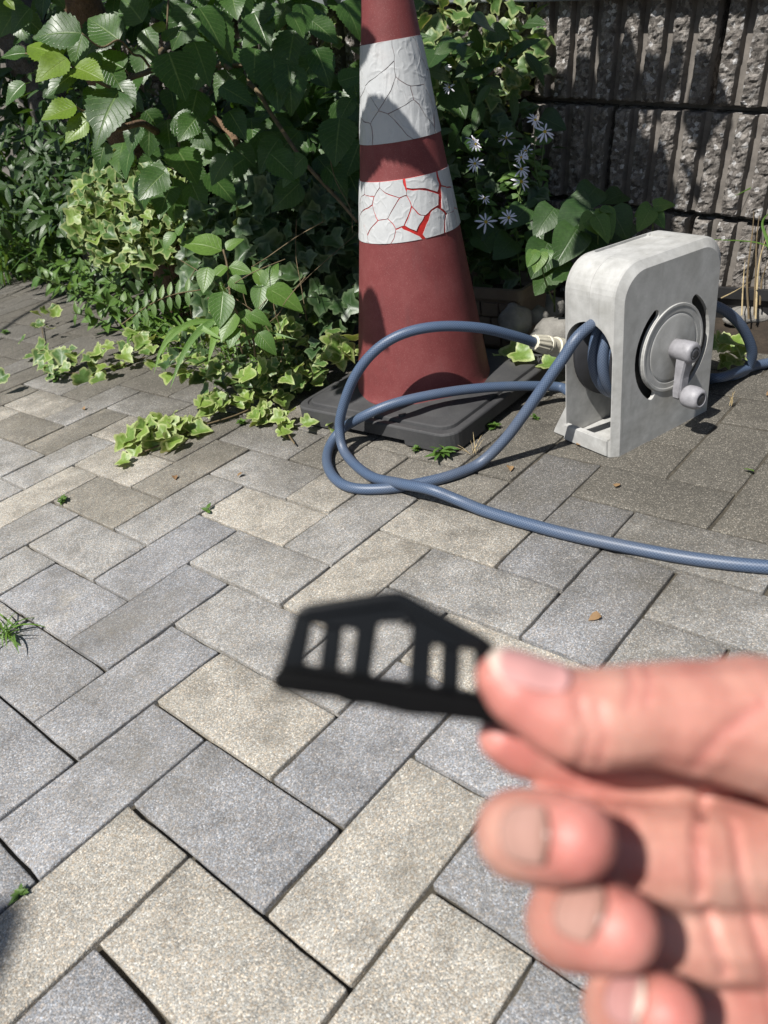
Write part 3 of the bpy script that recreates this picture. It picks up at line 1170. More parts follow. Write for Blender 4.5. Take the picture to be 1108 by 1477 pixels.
# turns wound on the drum inside the reel
for (yy, rr_) in ((0.034, 0.066), (0.052, 0.067), (0.070, 0.066), (0.043, 0.079), (0.062, 0.079)):
    pts = [reel_w(DC[0] - 0.030 + rr_ * math.cos(R(a)), yy + 0.004 * math.sin(R(a)), DC[1] + rr_ * math.sin(R(a))) for a in range(0, 361, 9)]
    tube('hose_turn', pts, HR, M_HOSE, hose, 14, origin=Vector(hose.location))
# connector: ribbed nut and body
ax = (conn[0] - conn[1]).normalized()
prf = [(0, .0100), (.001, .0125), (.030, .0160), (.031, .0138), (.034, .0138), (.035, .0168), (.041, .0168), (.042, .015), (.058, .015), (.059, .018), (.075, .018)]
V, Fc = [], []
nn = ax.orthogonal().normalized()
bb = ax.cross(nn)
SEG = 48
for t, r in prf:
    for k in range(SEG):
        a = 2 * math.pi * k / SEG
        rr_ = r + (0.0011 if (k % 4 < 2 and .0005 < t <= .030) else 0)
        V.append(conn[1] - ax * 0.004 + ax * t + (nn * math.cos(a) + bb * math.sin(a)) * rr_ - Vector(hose.location))
for i in range(len(prf) - 1):
    for k in range(SEG):
        Fc.append((i * SEG + k, i * SEG + (k + 1) % SEG, (i + 1) * SEG + (k + 1) % SEG, (i + 1) * SEG + k))
Fc.append(tuple(range(SEG))[::-1])
link('hose_connector', mesh_from('hose_connector', V, Fc, M_CREAM, False), hose)

# ------------------------------------------------------------------ leaf meshes
def leaf_mesh(name, mat, n=9, wfun=None, serr=0.0, fold=0.25, droop=0.25, wave=0.0, petiole=0.0, seed=0, width=0.5):
    """unit-long leaf along +Y, blade faces +Z"""
    rr = random.Random(seed)
    V, UV, Fc = [], [], []
    for i in range(n + 1):
        t = i / n
        w = width * wfun(t)
        z0 = -droop * t * t
        for s in (-1.0, -0.5, 0.0, 0.5, 1.0):
            ww = w * s
            if serr and abs(s) == 1.0 and 0 < i < n:
                ww *= 1 + (serr if i % 2 else -serr) + rr.uniform(-.03, .03)
            z = z0 + fold * abs(ww) + wave * math.sin(t * 9 + seed + s) * abs(s) * w
            V.append((ww, petiole + t, z))
            UV.append((0.5 + s * 0.5, t))
    for i in range(n):
        for k in range(4):
            a = i * 5 + k
            Fc.append((a, a + 1, a + 6, a + 5))
    return mesh_from(name, V, Fc, mat, True, UV)


def w_ovate(t):
    return max(0.0, math.sin(math.pi * min(1, t ** 0.62)) ** 0.85) * (1.0 if t < .6 else 1 - 0.25 * (t - .6))


def w_lance(t):
    return max(0.0, math.sin(math.pi * t ** 0.8)) ** 0.9


def w_heart(t):
    return max(0.0, math.sin(math.pi * (0.10 + 0.90 * t) ** 0.6)) ** 0.8


def w_blade(t):
    return min(1.0, 3 * t + .35) * (1 - t) ** 0.55


def ivy_mesh(mat, seed=0, lobes=1.0):
    rr = random.Random(seed)
    # half outline of a five-lobed leaf, stalk at origin, tip at y=1
    half = [(0.0, 0.07), (0.18, -0.06), (0.38, -0.06), (0.47, 0.06), (0.46, 0.19), (0.60, 0.32), (0.63, 0.45), (0.48, 0.51), (0.33, 0.57), (0.25, 0.72), (0.12, 0.90), (0.0, 1.0)]
    out = [(x * rr.uniform(.9, 1.1) * lobes, y + rr.uniform(-.03, .03)) for x, y in half]
    full = out + [(-x * rr.uniform(.9, 1.1), y + rr.uniform(-.03, .03)) for x, y in out[-2:0:-1]]
    c = (0.0, 0.34)
    V, UV, Fc = [], [], []
    cup = rr.uniform(-0.25, 0.55)
    fold = rr.uniform(0.05, 0.40)
    drp = rr.uniform(0.05, 0.5)

    def zz(x, y):
        return cup * (x * x) + fold * abs(x) - drp * y * y + 0.07 * math.sin(7 * x + seed) * math.cos(5 * y + seed)
    n = len(full)
    V.append((c[0], c[1], zz(*c)))
    UV.append((0.5, 0.5))
    for f in (0.55, 1.0):
        for x, y in full:
            X, Y = c[0] + (x - c[0]) * f, c[1] + (y - c[1]) * f
            V.append((X, Y, zz(X, Y)))
            a = math.atan2(y - c[1], x)
            UV.append((0.5 + 0.5 * f * math.cos(a), 0.5 + 0.5 * f * math.sin(a)))
    for k in range(n):
        k2 = (k + 1) % n
        Fc.append((0, 1 + k, 1 + k2))
        Fc.append((1 + k, 1 + n + k, 1 + n + k2, 1 + k2))
    return mesh_from('ivy_leaf', V, Fc, mat, True, UV)


MULB = [leaf_mesh('mulberry_leaf', M_MULB, 22, w_ovate, .06, .16, dr, .06, seed=i, width=.40) for i, dr in enumerate((.08, .22, .35, .15))]
MULB_Y = [leaf_mesh('mulberry_leaf', M_MULB_Y, 22, w_ovate, .06, .22, dr, .06, seed=i + 9, width=.38) for i, dr in enumerate((.1, .3))]
IVY = [ivy_mesh(M_IVY, i) for i in range(7)]
IVY_L = [ivy_mesh(M_IVY_L, i + 14) for i in range(7)]
IVY_D = [ivy_mesh(M_IVY_D, i + 28) for i in range(6)]
WEED = [leaf_mesh('weed_leaf', M_WEED, 8, w_ovate, 0, .2, dr, .06, seed=i, width=.30) for i, dr in enumerate((.1, .25, .4))]
LANCE = [leaf_mesh('lance_leaf', M_WEED, 7, w_lance, 0, .2, dr, .05, seed=i, width=.17) for i, dr in enumerate((.1, .3, .5))]
LANCE_D = [leaf_mesh('lance_leaf', M_WEED_D, 7, w_lance, 0, .2, dr, .05, seed=i, width=.19) for i, dr in enumerate((.1, .3))]
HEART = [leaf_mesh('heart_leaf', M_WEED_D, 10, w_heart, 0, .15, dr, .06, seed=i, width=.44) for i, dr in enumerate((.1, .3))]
HEART_L = [leaf_mesh('heart_leaf', M_WEED, 10, w_heart, 0, .15, dr, .06, seed=i, width=.36) for i, dr in enumerate((.1, .3))]
DRYL = [leaf_mesh('dry_leaf', M_DRY, 7, w_ovate, .05, .3, .3, .15, seed=i, width=.36) for i in range(2)]


def blade_mesh(mat, bend, seed, width=0.03, n=7):
    V, UV, Fc = [], [], []
    for i in range(n + 1):
        t = i / n
        a = bend * t
        y = math.sin(a) / bend if bend else t
        z = (math.cos(a) - 1) / bend if bend else 0
        # leaf starts up +Y and bends over towards -Z
        w = width * w_blade(t)
        for s in (-1, 0, 1):
            V.append((w * s, y, z + 0.35 * w * abs(s)))
            UV.append((.5 + .5 * s, t))
    for i in range(n):
        for k in range(2):
            a = i * 3 + k
            Fc.append((a, a + 1, a + 4, a + 3))
    return mesh_from('grass_blade', V, Fc, mat, True, UV)


BLADE = [blade_mesh(M_GRASS, b, i) for i, b in enumerate((.5, 1.1, 1.7, 2.2))]
BLADE_D = [blade_mesh(M_GRASS_D, b, i, .018) for i, b in enumerate((.4, .9, 1.4, 1.9))]

TO_CAM = (CAM_P - Vector((-.1, 1.6, .3))).normalized()
UPV = Vector((0, 0, 1))


def rvec(s=1.0):
    return Vector((rnd(-s, s), rnd(-s, s), rnd(-s, s)))


def put(root, me, pos, tip, nrm, s, name=None, sx=1.0):
    M = basis(Vector(pos) - Vector(root.location), tip, nrm, s, sx)
    return link(name or me.name.split('.')[0], me, root, M)


class Bulk:
    """many leaves joined into one mesh"""
    def __init__(self):
        self.V, self.F, self.UV = [], [], []

    def add(self, me, M):
        b = len(self.V)
        self.V += [M @ v.co for v in me.vertices]
        self.F += [tuple(b + k for k in p.vertices) for p in me.polygons]
        uvl = me.uv_layers[0].data
        uv = [None] * len(me.vertices)
        for lp in me.loops:
            uv[lp.vertex_index] = tuple(uvl[lp.index].uv)
        self.UV += uv

    def build(self, name, mat, parent=None):
        return link(name, mesh_from(name, self.V, self.F, mat, True, self.UV), parent)


# ------------------------------------------------------------------ mulberry tree
TR = Vector((-0.47, 2.42, 0.0))
mul = thing('mulberry_tree', 'mulberry tree with large toothed green leaves overhanging the left of the paving', 'tree', TR)
trunk_pts = [TR + Vector(p) for p in ((0, 0, -.04), (.0, -.01, .12), (.02, -.03, .3), (-.02, -.04, .5), (-.04, -.06, .75), (-.02, -.10, 1.1), (.05, -.2, 1.5))]
tube('trunk', catmull(trunk_pts, 5), [0.085 - 0.0016 * i + 0.006 * math.sin(i * 1.7) for i in range(31)], M_BARK, mul, 14, TR)
bp = at(262, 55, 2.2)


def branch(px_pts, r0, r1, mat=M_TWIG, root=mul, name='branch'):
    P = [at(*p) for p in px_pts]
    C = catmull(P, 6)
    n = len(C)
    tube(name, C, [r0 + (r1 - r0) * i / (n - 1) for i in range(n)], mat, root, 7, Vector(root.location))


branch([(258, 150, 2.15), (235, 190, 1.9), (205, 178, 1.7), (170, 186, 1.6), (150, 184, 1.55)], .011, .004, M_BARK)
branch([(250, 60, 2.2), (232, 75, 1.8), (218, 100, 1.62), (190, 112, 1.56), (165, 128, 1.52), (110, 100, 1.48), (90, 88, 1.45)], .008, .002)
branch([(218, 100, 1.62), (205, 82, 1.58), (192, 78, 1.55), (172, 58, 1.5), (146, 68, 1.48), (118, 48, 1.45)], .003, .0014)
branch([(190, 112, 1.56), (181, 100, 1.54)], .002, .0014)
branch([(60, 81, 1.46), (37, 77, 1.46)], .0018, .0014)
branch([(165, 128, 1.52), (150, 140, 1.5), (125, 160, 1.48), (108, 153, 1.46)], .0025, .0014)
branch([(300, 165, 1.95), (335, 195, 1.9), (350, 235, 1.88), (362, 260, 1.87)], .010, .007, M_BARK)
branch([(318, 90, 1.9), (365, 125, 1.75), (395, 170, 1.68), (440, 235, 1.62), (490, 290, 1.58), (515, 320, 1.56)], .006, .003)
branch([(250, 90, 2.1), (330, 95, 1.9), (400, 90, 1.8), (470, 95, 1.75)], .007, .003)
branch([(258, 205, 1.8), (262, 245, 1.75), (240, 240, 1.72)], .003, .0015)
branch([(240, 60, 1.58), (243, 0, 1.56)], .002, .002)


def mleaf(bx, by, tx, ty, d, dd=0.0, young=False, face=None, twist=0.0):
    b, t = at(bx, by, d), at(tx, ty, d + dd)
    me = random.choice(MULB_Y if young else MULB)
    L = (t - b).length
    nrm = face if face is not None else (TO_CAM * 0.9 + UPV * 0.8 + rvec(.35))
    put(mul, me, b, t - b, nrm, L * 0.95)
    return b


lit = [(118, 48, 38, 38, 1.45, -.02, 0), (172, 58, 122, 20, 1.50, .02, 0), (206, 32, 172, -12, 1.5, .02, 0), (37, 77, -3, 78, 1.46, 0, 0), (90, 82, 33, 58, 1.45, .03, 1), (97, 84, 47, 116, 1.44, -.02, 1),
       (110, 103, 62, 138, 1.46, 0, 0), (108, 97, 150, 112, 1.45, -.03, 1), (181, 100, 130, 72, 1.52, 0, 0), (243, 76, 268, 140, 1.50, -.03, 0), (170, 120, 190, 156, 1.5, -.02, 0), (110, 153, 55, 170, 1.45, -.02, 1),
       (172, 132, 126, 196, 1.46, -.04, 0), (126, 174, 90, 206, 1.45, 0, 1), (140, 126, 116, 156, 1.49, 0, 0), (128, 168, 98, 190, 1.46, 0, 1), (119, 50, 102, 100, 1.5, .01, 0), (236, 60, 262, 34, 1.54, 0, 0),
       (238, 44, 215, 30, 1.52, 0, 1), (128, 78, 148, 94, 1.5, 0, 0), (36, 120, 2, 150, 1.5, 0, 0), (15, 0, 28, -30, 1.5, 0, 0), (8, 0, 22, 14, 1.5, 0, 1), (238, 248, 196, 286, 1.5, -.02, 0), (152, 205, 138, 244, 1.55, 0, 0), (250, 170, 296, 200, 1.6, .0, 0),
       (285, 168, 255, 202, 1.58, -.02, 0), (366, 18, 388, 66, 1.62, -.02, 0), (396, 12, 350, 34, 1.62, 0, 0), (318, 124, 372, 152, 1.58, 0, 0), (490, 170, 481, 238, 1.50, -.02, 0), (488, 118, 526, 104, 1.5, 0, 0), (508, 142, 484, 176, 1.52, 0, 0),
       (395, 85, 400, 155, 1.56, -.02, 0), (368, 70, 366, 120, 1.6, -.02, 0), (415, 92, 425, 160, 1.55, 0, 0), (420, 18, 440, 55, 1.55, 0, 0), (450, 30, 490, 60, 1.5, 0, 0), (300, 20, 335, 80, 1.65, 0, 0), (280, 60, 305, 120, 1.6, 0, 0), (290, 30, 250, 42, 1.58, 0, 0),
       (390, 222, 435, 262, 1.52, 0, 0), (330, 225, 300, 265, 1.55, 0, 0), (440, 225, 400, 262, 1.52, 0, 0), (300, 250, 345, 290, 1.6, 0, 0), (330, 160, 355, 200, 1.6, 0, 0), (285, 130, 270, 190, 1.65, 0, 0), (455, 70, 480, 120, 1.55, 0, 0), (300, 90, 270, 130, 1.65, 0, 0), (470, 240, 505, 278, 1.55, 0, 0)]
for a in lit:
    mleaf(*a[:6], young=bool(a[6]))
rm = random.Random(21)
for i in range(125):
    px = rm.uniform(150, 545)
    py = rm.uniform(-60, 270)
    d = rm.uniform(1.62, 2.05)
    b = at(px, py, d)
    tip = AX_D * 1.0 + AX_R * rm.uniform(-1.2, 1.2) - AX_F * rm.uniform(-.3, .6)
    put(mul, rm.choice(MULB), b, tip, TO_CAM + UPV * .7 + rvec(.6), rm.uniform(.06, .10))
for i in range(44):
    px = rm.uniform(190, 540)
    py = rm.uniform(-70, 12)
    d = rm.uniform(1.65, 1.95)
    tip = AX_D * 1.0 + AX_R * rm.uniform(-1.2, 1.2) - AX_F * rm.uniform(-.3, .6)
    put(mul, rm.choice(MULB), at(px, py, d), tip, TO_CAM + UPV * .7 + rvec(.6), rm.uniform(.06, .09))
for i in range(46):
    px = rm.uniform(-10, 210)
    py = rm.uniform(-60, 40)
    d = rm.uniform(1.75, 2.1)
    tip = AX_D * 1.0 + AX_R * rm.uniform(-1.2, 1.2) - AX_F * rm.uniform(-.3, .6)
    put(mul, rm.choice(MULB), at(px, py, d), tip, TO_CAM + UPV * .7 + rvec(.6), rm.uniform(.06, .09))
# the crown above the picture that shades the bed: one part
cr = Bulk()
rc = random.Random(77)


def crown(cx, cy, cz, r, n, smin=.07, smax=.12):
    for _ in range(n):
        while True:
            q_ = Vector((rc.uniform(-1, 1), rc.uniform(-1, 1), rc.uniform(-.8, .8)))
            if q_.length < 1:
                break
        p = Vector((cx, cy, cz)) + q_ * r
        tip = Vector((rc.uniform(-1, 1), rc.uniform(-1, 1), rc.uniform(-.9, .1)))
        cr.add(rc.choice(MULB), basis(p - TR, tip, UPV + rvec(.6), rc.uniform(smin, smax)))


CR = [(-.44, 1.34, 1.25, .15, 105), (-.25, 1.33, 1.22, .15, 140), (-.47, 1.52, 1.28, .10, 55), (.14, 1.38, 1.2, .15, 100), (.32, 1.42, 1.2, .15, 15), (-1.2, 2.85, 1.42, .30, 190), (-1.0, 2.35, 1.4, .2, 60), (-.78, 2.05, 1.3, .20, 90),
      (-.41, 1.10, .98, .08, 8), (-.17, 1.14, 1.0, .06, 6), (.09, 1.09, 1.25, .07, 24), (-.2, 1.75, 1.4, .2, 50)]
for c_ in CR:
    crown(*c_)
crown(-1.655, -.69, 2.4, .095, 17)  # unseen leaf cluster, added to cast the soft shadow on the near-left paving
co_ = cr.build('crown', M_MULB, mul)
co_['kind'] = 'stuff'
for tgt in [c_[:3] for c_ in CR]:
    P = [TR + Vector((-.03, -.05, .8)), None, Vector(tgt)]
    P[1] = P[0].lerp(P[2], .5) + Vector((0, 0, .12))
    C = catmull(P, 6)
    tube('branch', C, [.012 - .009 * i / (len(C) - 1) for i in range(len(C))], M_BARK, mul, 7, TR)
C = catmull([TR + Vector((-.03, -.05, .8)), (-1.9, 2.3, 1.9), (-2.4, .6, 2.6), (-1.62, -.70, 2.42)], 8)  # unseen branch, added only to carry that shadow-casting cluster
tube('branch', C, [.016 - .012 * i / (len(C) - 1) for i in range(len(C))], M_BARK, mul, 7, TR)

# old grey trunk at the far left
G0 = at(118, 250, 2.75)
gt = thing('grey_trunk', 'thick leaning grey trunk at the far left behind the mulberry leaves', 'tree trunk', (G0.x, G0.y, 0))
P = [Vector((G0.x + .03, G0.y, -.04)), at(110, 230, 2.72), at(95, 170, 2.7), at(60, 90, 2.65), at(20, 30, 2.6), at(-30, -40, 2.6)]
C = catmull(P, 5)
tube('trunk', C, [.10 + .012 * math.sin(i * 1.3) for i in range(len(C))], M_BARK_G, gt, 14, Vector(gt.location))


# ------------------------------------------------------------------ ivy and weeds
def ivy_plant(name, label, root_p, meshes, n, where, size, vines=(), group='ivy plants round the cone', up=None, seed=1, bulk=0, bulk_mesh=None, bulk_mat=None):
    root = thing(name, label, 'ivy', root_p, group)
    rr = random.Random(seed)

    def frame(p):
        nrm = (up or (UPV * 1.0 + TO_CAM * .6)) + Vector((rr.uniform(-.55, .55), rr.uniform(-.55, .55), rr.uniform(-.3, .3)))
        tip = Vector((rr.uniform(-1, 1), rr.uniform(-1, .5), rr.uniform(-.5, .3)))
        return basis(Vector(p) - Vector(root.location), tip, nrm, rr.uniform(*size))
    for i in range(n):
        link('ivy_leaf', rr.choice(meshes), root, frame(where(rr)) @ Matrix.Diagonal((rr.uniform(.75, 1.15), 1, 1, 1)))
    if bulk:
        B_ = Bulk()
        for i in range(bulk):
            B_.add(rr.choice(bulk_mesh), frame(where(rr)))
        tag(B_.build('small_leaves', bulk_mat, root), kind='stuff')
    for pts in vines:
        C = catmull(pts, 6)
        tube('vine', C, .0016, M_TWIG, root, 5, Vector(root.location))
    return root


def seg_where(pts, spread, zr):
    P = [on_ground(*p) for p in pts]

    def f(rr):
        t = rr.random() * (len(P) - 1)
        i = min(int(t), len(P) - 2)
        p = P[i].lerp(P[i + 1], t - i)
        return p + Vector((rr.gauss(0, spread), rr.gauss(0, spread), rr.uniform(*zr)))
    return f


def box_where(px0, px1, py0, py1, d0, d1, shape=True):
    def f(rr):
        while True:
            a, b = rr.uniform(-1, 1), rr.uniform(-1, 1)
            if not shape or a * a + b * b < 1:
                break
        p = at((px0 + px1) / 2 + a * (px1 - px0) / 2, (py0 + py1) / 2 + b * (py1 - py0) / 2, rr.uniform(d0, d1))
        p.z = max(p.z, 0.012)
        return p
    return f


run = [(420, 560), (350, 595), (290, 615), (235, 640), (200, 655)]
ivy_plant('ivy_runner', 'pale variegated ivy runner creeping over the pavers left of the cone weight', on_ground(420, 560), IVY_L, 60, seg_where(run[1:], .022, (.008, .045)), (.028, .046),
          [[on_ground(px, py, .008) for px, py in run]], seed=3)
ivy_plant('ivy_runner', 'green ivy leaves crowding the left corner of the black cone weight', on_ground(430, 545), IVY, 46, seg_where([(340, 575), (400, 560), (440, 545)], .035, (.01, .07)), (.026, .042),
          [[on_ground(p, q_, .01) for p, q_ in ((500, 520), (430, 555), (380, 585))]], seed=4)
ivy_plant('ivy_runner', 'short pale ivy tip hanging onto the pavers beside the cone weight', on_ground(400, 590), IVY_L, 17, seg_where([(385, 600), (420, 632)], .018, (.008, .035)), (.028, .042),
          [[on_ground(p, q_, .008) for p, q_ in ((390, 580), (405, 610), (425, 640))]], seed=5)
ivy_plant('ivy_runner', 'single pale ivy leaf in front of the weight beside the hose loop', on_ground(470, 612), IVY_L, 2, seg_where([(474, 618), (480, 622)], .004, (.010, .03)), (.030, .036), [], seed=6)
ivy_plant('ivy_runner', 'bright ivy sprig against the lower left side of the red cone', on_ground(495, 540), IVY_L, 14, box_where(465, 520, 485, 530, 1.50, 1.56), (.028, .042), [], seed=7)
ivy_plant('ivy_mound', 'sunlit mound of small pale variegated ivy under the mulberry', on_ground(200, 440), IVY_L + IVY, 230, box_where(105, 285, 225, 385, 1.92, 2.15), (.026, .046), [], seed=8, up=TO_CAM * 1.0 + UPV * .6,
          bulk=240, bulk_mesh=IVY, bulk_mat=M_IVY)
ivy_plant('wall_ivy', 'light green ivy climbing the wall right of the cone top', on_ground(640, 380), IVY, 190, box_where(560, 800, -50, 165, 1.62, 1.80), (.028, .050), [[at(640, 300, 1.72), at(650, 180, 1.74), at(690, 60, 1.76), at(700, -20, 1.78)]], up=TO_CAM + UPV * .3, seed=9)
ivy_plant('wall_ivy', 'mass of small leaved ivy in sun behind the cone at the top', on_ground(470, 400), IVY_L + IVY, 200, box_where(385, 560, -70, 210, 1.95, 2.25), (.026, .044), [], up=TO_CAM + UPV * .4, seed=10,
          bulk=220, bulk_mesh=IVY, bulk_mat=M_IVY)
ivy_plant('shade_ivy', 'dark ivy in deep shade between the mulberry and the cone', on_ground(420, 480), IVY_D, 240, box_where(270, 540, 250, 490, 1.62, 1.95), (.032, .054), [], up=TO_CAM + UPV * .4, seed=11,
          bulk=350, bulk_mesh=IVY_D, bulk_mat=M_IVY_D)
ivy_plant('ivy_tangle', 'tangle of small ivy leaves at the foot of the broad leaved weed', on_ground(340, 540), IVY + IVY_L + IVY_D, 150, box_where(235, 500, 445, 575, 1.56, 1.70), (.020, .042), [], up=TO_CAM * .6 + UPV, seed=16)
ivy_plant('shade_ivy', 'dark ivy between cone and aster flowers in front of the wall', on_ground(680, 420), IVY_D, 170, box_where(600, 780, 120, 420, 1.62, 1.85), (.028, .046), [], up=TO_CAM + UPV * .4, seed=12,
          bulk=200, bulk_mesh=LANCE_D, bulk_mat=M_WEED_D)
ivy_plant('ivy_sprig', 'ivy sprig under the cream hose connector behind the weight', on_ground(750, 520), IVY_L, 9, box_where(730, 800, 490, 535, 1.50, 1.56), (.034, .048), [], seed=13)
ivy_plant('ivy_sprig', 'small ivy sprig inside the hose loop right of the reel', on_ground(1050, 530), IVY_L, 12, box_where(1030, 1075, 475, 530, 1.38, 1.46), (.026, .038), [], seed=14)
ivy_plant('ivy_sprig', 'ragged pale weed and ivy patch on the far left paving', on_ground(70, 520), IVY_L + IVY, 64, seg_where([(60, 470), (60, 520), (80, 545), (110, 545), (150, 530), (200, 520), (240, 505)], .045, (.01, .06)), (.024, .048),
          [[on_ground(p, q_, .006) for p, q_ in ((60, 470), (75, 530), (140, 535), (210, 515))]], seed=15)


def leafy(name, label, cat, base_p, stems, meshes, size, per=10, group=None, seed=0, up=None, leafname=None, stem_mat=M_STEM, r0=.0022):
    """stems: list of point lists in world space; leaves in alternating pairs up each stem"""
    root = thing(name, label, cat, base_p, group)
    rr = random.Random(seed)
    for pts in stems:
        C = catmull(pts, 6)
        n = len(C)
        tube('stem', C, [r0 * (1 - .6 * i / n) for i in range(n)], stem_mat, root, 5, Vector(root.location))
        for k in range(per):
            t = 0.18 + 0.82 * k / max(1, per - 1)
            i = min(int(t * (n - 1)), n - 2)
            p = C[i]
            ax_ = (C[i + 1] - C[i]).normalized()
            side = ax_.cross(Vector((rr.uniform(-1, 1), rr.uniform(-1, 1), rr.uniform(-.3, .3)))).normalized()
            tip = side + ax_ * rr.uniform(.2, .8)
            nrm = (up or (UPV + TO_CAM * .7)) + Vector((rr.uniform(-.4, .4), rr.uniform(-.4, .4), 0))
            put(root, rr.choice(meshes), p, tip, nrm, rr.uniform(*size) * (1 - .35 * t), leafname)
    return root


def stem_px(px, py, h, lean=(0, 0), z0=0.0):
    b = on_ground(px, py, z0)
    return [b, b + Vector((lean[0] * .35, lean[1] * .35, h * .5)), b + Vector((lean[0], lean[1], h))]


def grass_tuft(name, label, base_p, n, size, meshes, spread, seed, group=None, lean=Vector((0, 0, 0)), flat=0.5, cat='grass tuft'):
    root = thing(name, label, cat, base_p, group)
    rr = random.Random(seed)
    for k in range(n):
        p = Vector(base_p) + Vector((rr.gauss(0, spread), rr.gauss(0, spread), 0))
        tip = Vector((rr.uniform(-1, 1) * flat, rr.uniform(-1, 1) * flat, 1.0)) + lean
        out = Vector((tip.x, tip.y, -.0)) + rvec(.15)
        put(root, rr.choice(meshes), p, tip, out * -1 if out.length > .05 else UPV, rr.uniform(*size), 'grass_blade')
    return root



# broad leaved weeds in the middle
rs = random.Random(40)
for k, (px, py, n_) in enumerate(((270, 505, 26), (330, 520, 30), (390, 520, 26), (215, 500, 20), (440, 520, 18))):
    grass_tuft('fine_grass', ('fine light green grass among the weeds, ' + ('under the foxtail blades', 'under the broad leaved weed', 'right of the broad leaved weed', 'left of the foxtail blades', 'nearest the cone')[k]), on_ground(px, py), n_, (.07, .19), BLADE, .035, 300 + k, 'fine grass at the foot of the weeds', flat=1.0, cat='grass')
bw = thing('broadleaf_weed', 'broad leaved weed with large oval leaves catching the sun left of the cone', 'weed', on_ground(365, 520))
for bx, by, tx, ty, d in ((385, 416, 437, 440, 1.52), (383, 415, 396, 378, 1.54), (384, 412, 366, 382, 1.55), (378, 410, 372, 448, 1.53), (330, 385, 362, 392, 1.55), (328, 384, 300, 402, 1.54), (320, 362, 262, 336, 1.55), (326, 360, 345, 340, 1.56), (332, 400, 352, 418, 1.52),
                          (300, 385, 292, 420, 1.52), (322, 420, 316, 470, 1.48), (318, 425, 300, 445, 1.5), (345, 450, 368, 470, 1.5), (360, 452, 388, 462, 1.5), (366, 450, 372, 478, 1.52), (340, 452, 318, 490, 1.48), (372, 480, 396, 505, 1.5), (252, 335, 233, 355, 1.55), (255, 340, 265, 320, 1.55), (340, 470, 330, 500, 1.48)):
    b, t = at(bx, by, d), at(tx, ty, d - .01)
    put(bw, rs.choice(WEED), b, t - b, TO_CAM * .7 + UPV * 1.0 + rvec(.3), (t - b).length * 1.05, 'leaf', 1.15)
for pts in ([(368, 515, 1.56), (366, 470, 1.55), (378, 415, 1.54)], [(350, 510, 1.55), (335, 450, 1.53), (328, 385, 1.55), (322, 360, 1.55)], [(362, 500, 1.56), (345, 455, 1.52), (320, 425, 1.5)]):
    tube('stem', catmull([at(*p) for p in pts], 5), .0022, M_TWIG, bw, 6, Vector(bw.location))
LAB1 = ['narrow leaved weed arching left over the paving, under the ivy mound', 'upright weed just behind the foxtail seed head', 'weed behind the drooping foxtail blades', 'leftmost weed of the bed, hanging over the shaded paving', 'weed between the ivy mound and the vetch sprig', 'weed rising beside the broad leaved weed, right of the foxtail', 'low weed above the far left ivy patch', 'low weed at the root of the foxtail grass']
lx = [(215, 470, .23, (-.10, -.08)), (240, 480, .22, (-.02, -.08)), (270, 470, .26, (.0, -.04)), (150, 440, .20, (-.09, -.03)), (190, 455, .24, (-.05, -.1)), (300, 480, .2, (.06, -.06)), (170, 470, .13, (-.02, -.08)), (230, 490, .13, (.04, -.05))]
for k, (px, py, h, ln) in enumerate(lx):
    leafy('bushy_weed', LAB1[k], 'weed', on_ground(px, py), [stem_px(px, py, h, ln), stem_px(px + 6, py + 2, h * .8, (ln[0] + .05, ln[1] - .03)), stem_px(px - 6, py + 4, h * .7, (ln[0] - .05, ln[1] - .02))],
          WEED + LANCE, (.038, .062), 13, 'narrow leaved weeds at the edge of the bed', seed=50 + k, leafname='leaf')
LAB2 = ['shaded weed at the very back of the left paving', 'shaded weed in front of the tall grass', 'shaded weed left of the ivy mound, low at its foot', 'leafy weed cut by the left picture edge', 'shaded weed directly under the ivy mound', 'tall shaded weed under the leaning grey trunk', 'tall shaded weed between the grey trunk and the ivy mound']
for k, (px, py, h, ln) in enumerate([(20, 400, .22, (.02, -.05)), (60, 410, .2, (.03, -.06)), (100, 425, .2, (-.03, -.05)), (-10, 395, .25, (.05, -.03)), (130, 430, .16, (-.06, -.08)), (35, 395, .35, (0, -.03)), (85, 405, .3, (.02, -.03))]):
    leafy('bushy_weed', LAB2[k], 'weed', on_ground(px, py), [stem_px(px, py, h, ln), stem_px(px + 8, py, h * .8, (ln[0] + .07, ln[1])), stem_px(px - 8, py, h * .7, (ln[0] - .06, ln[1] + .03))],
          LANCE + LANCE_D + WEED, (.05, .085), 12, 'shaded weeds at the far left', seed=70 + k, leafname='leaf')


gb = on_ground(30, 395)
for k, (px, d) in enumerate(((0, 3.2), (45, 3.15), (90, 3.1), (125, 2.9))):
    b = at(px, 330, d)
    b.z = 0.0
    grass_tuft('long_grass', 'tall green grass clump growing at the foot of the grey trunk', b, 60, (.30, .62), BLADE_D, .06, 90 + k, 'tall grass clumps at the far left', flat=.35)
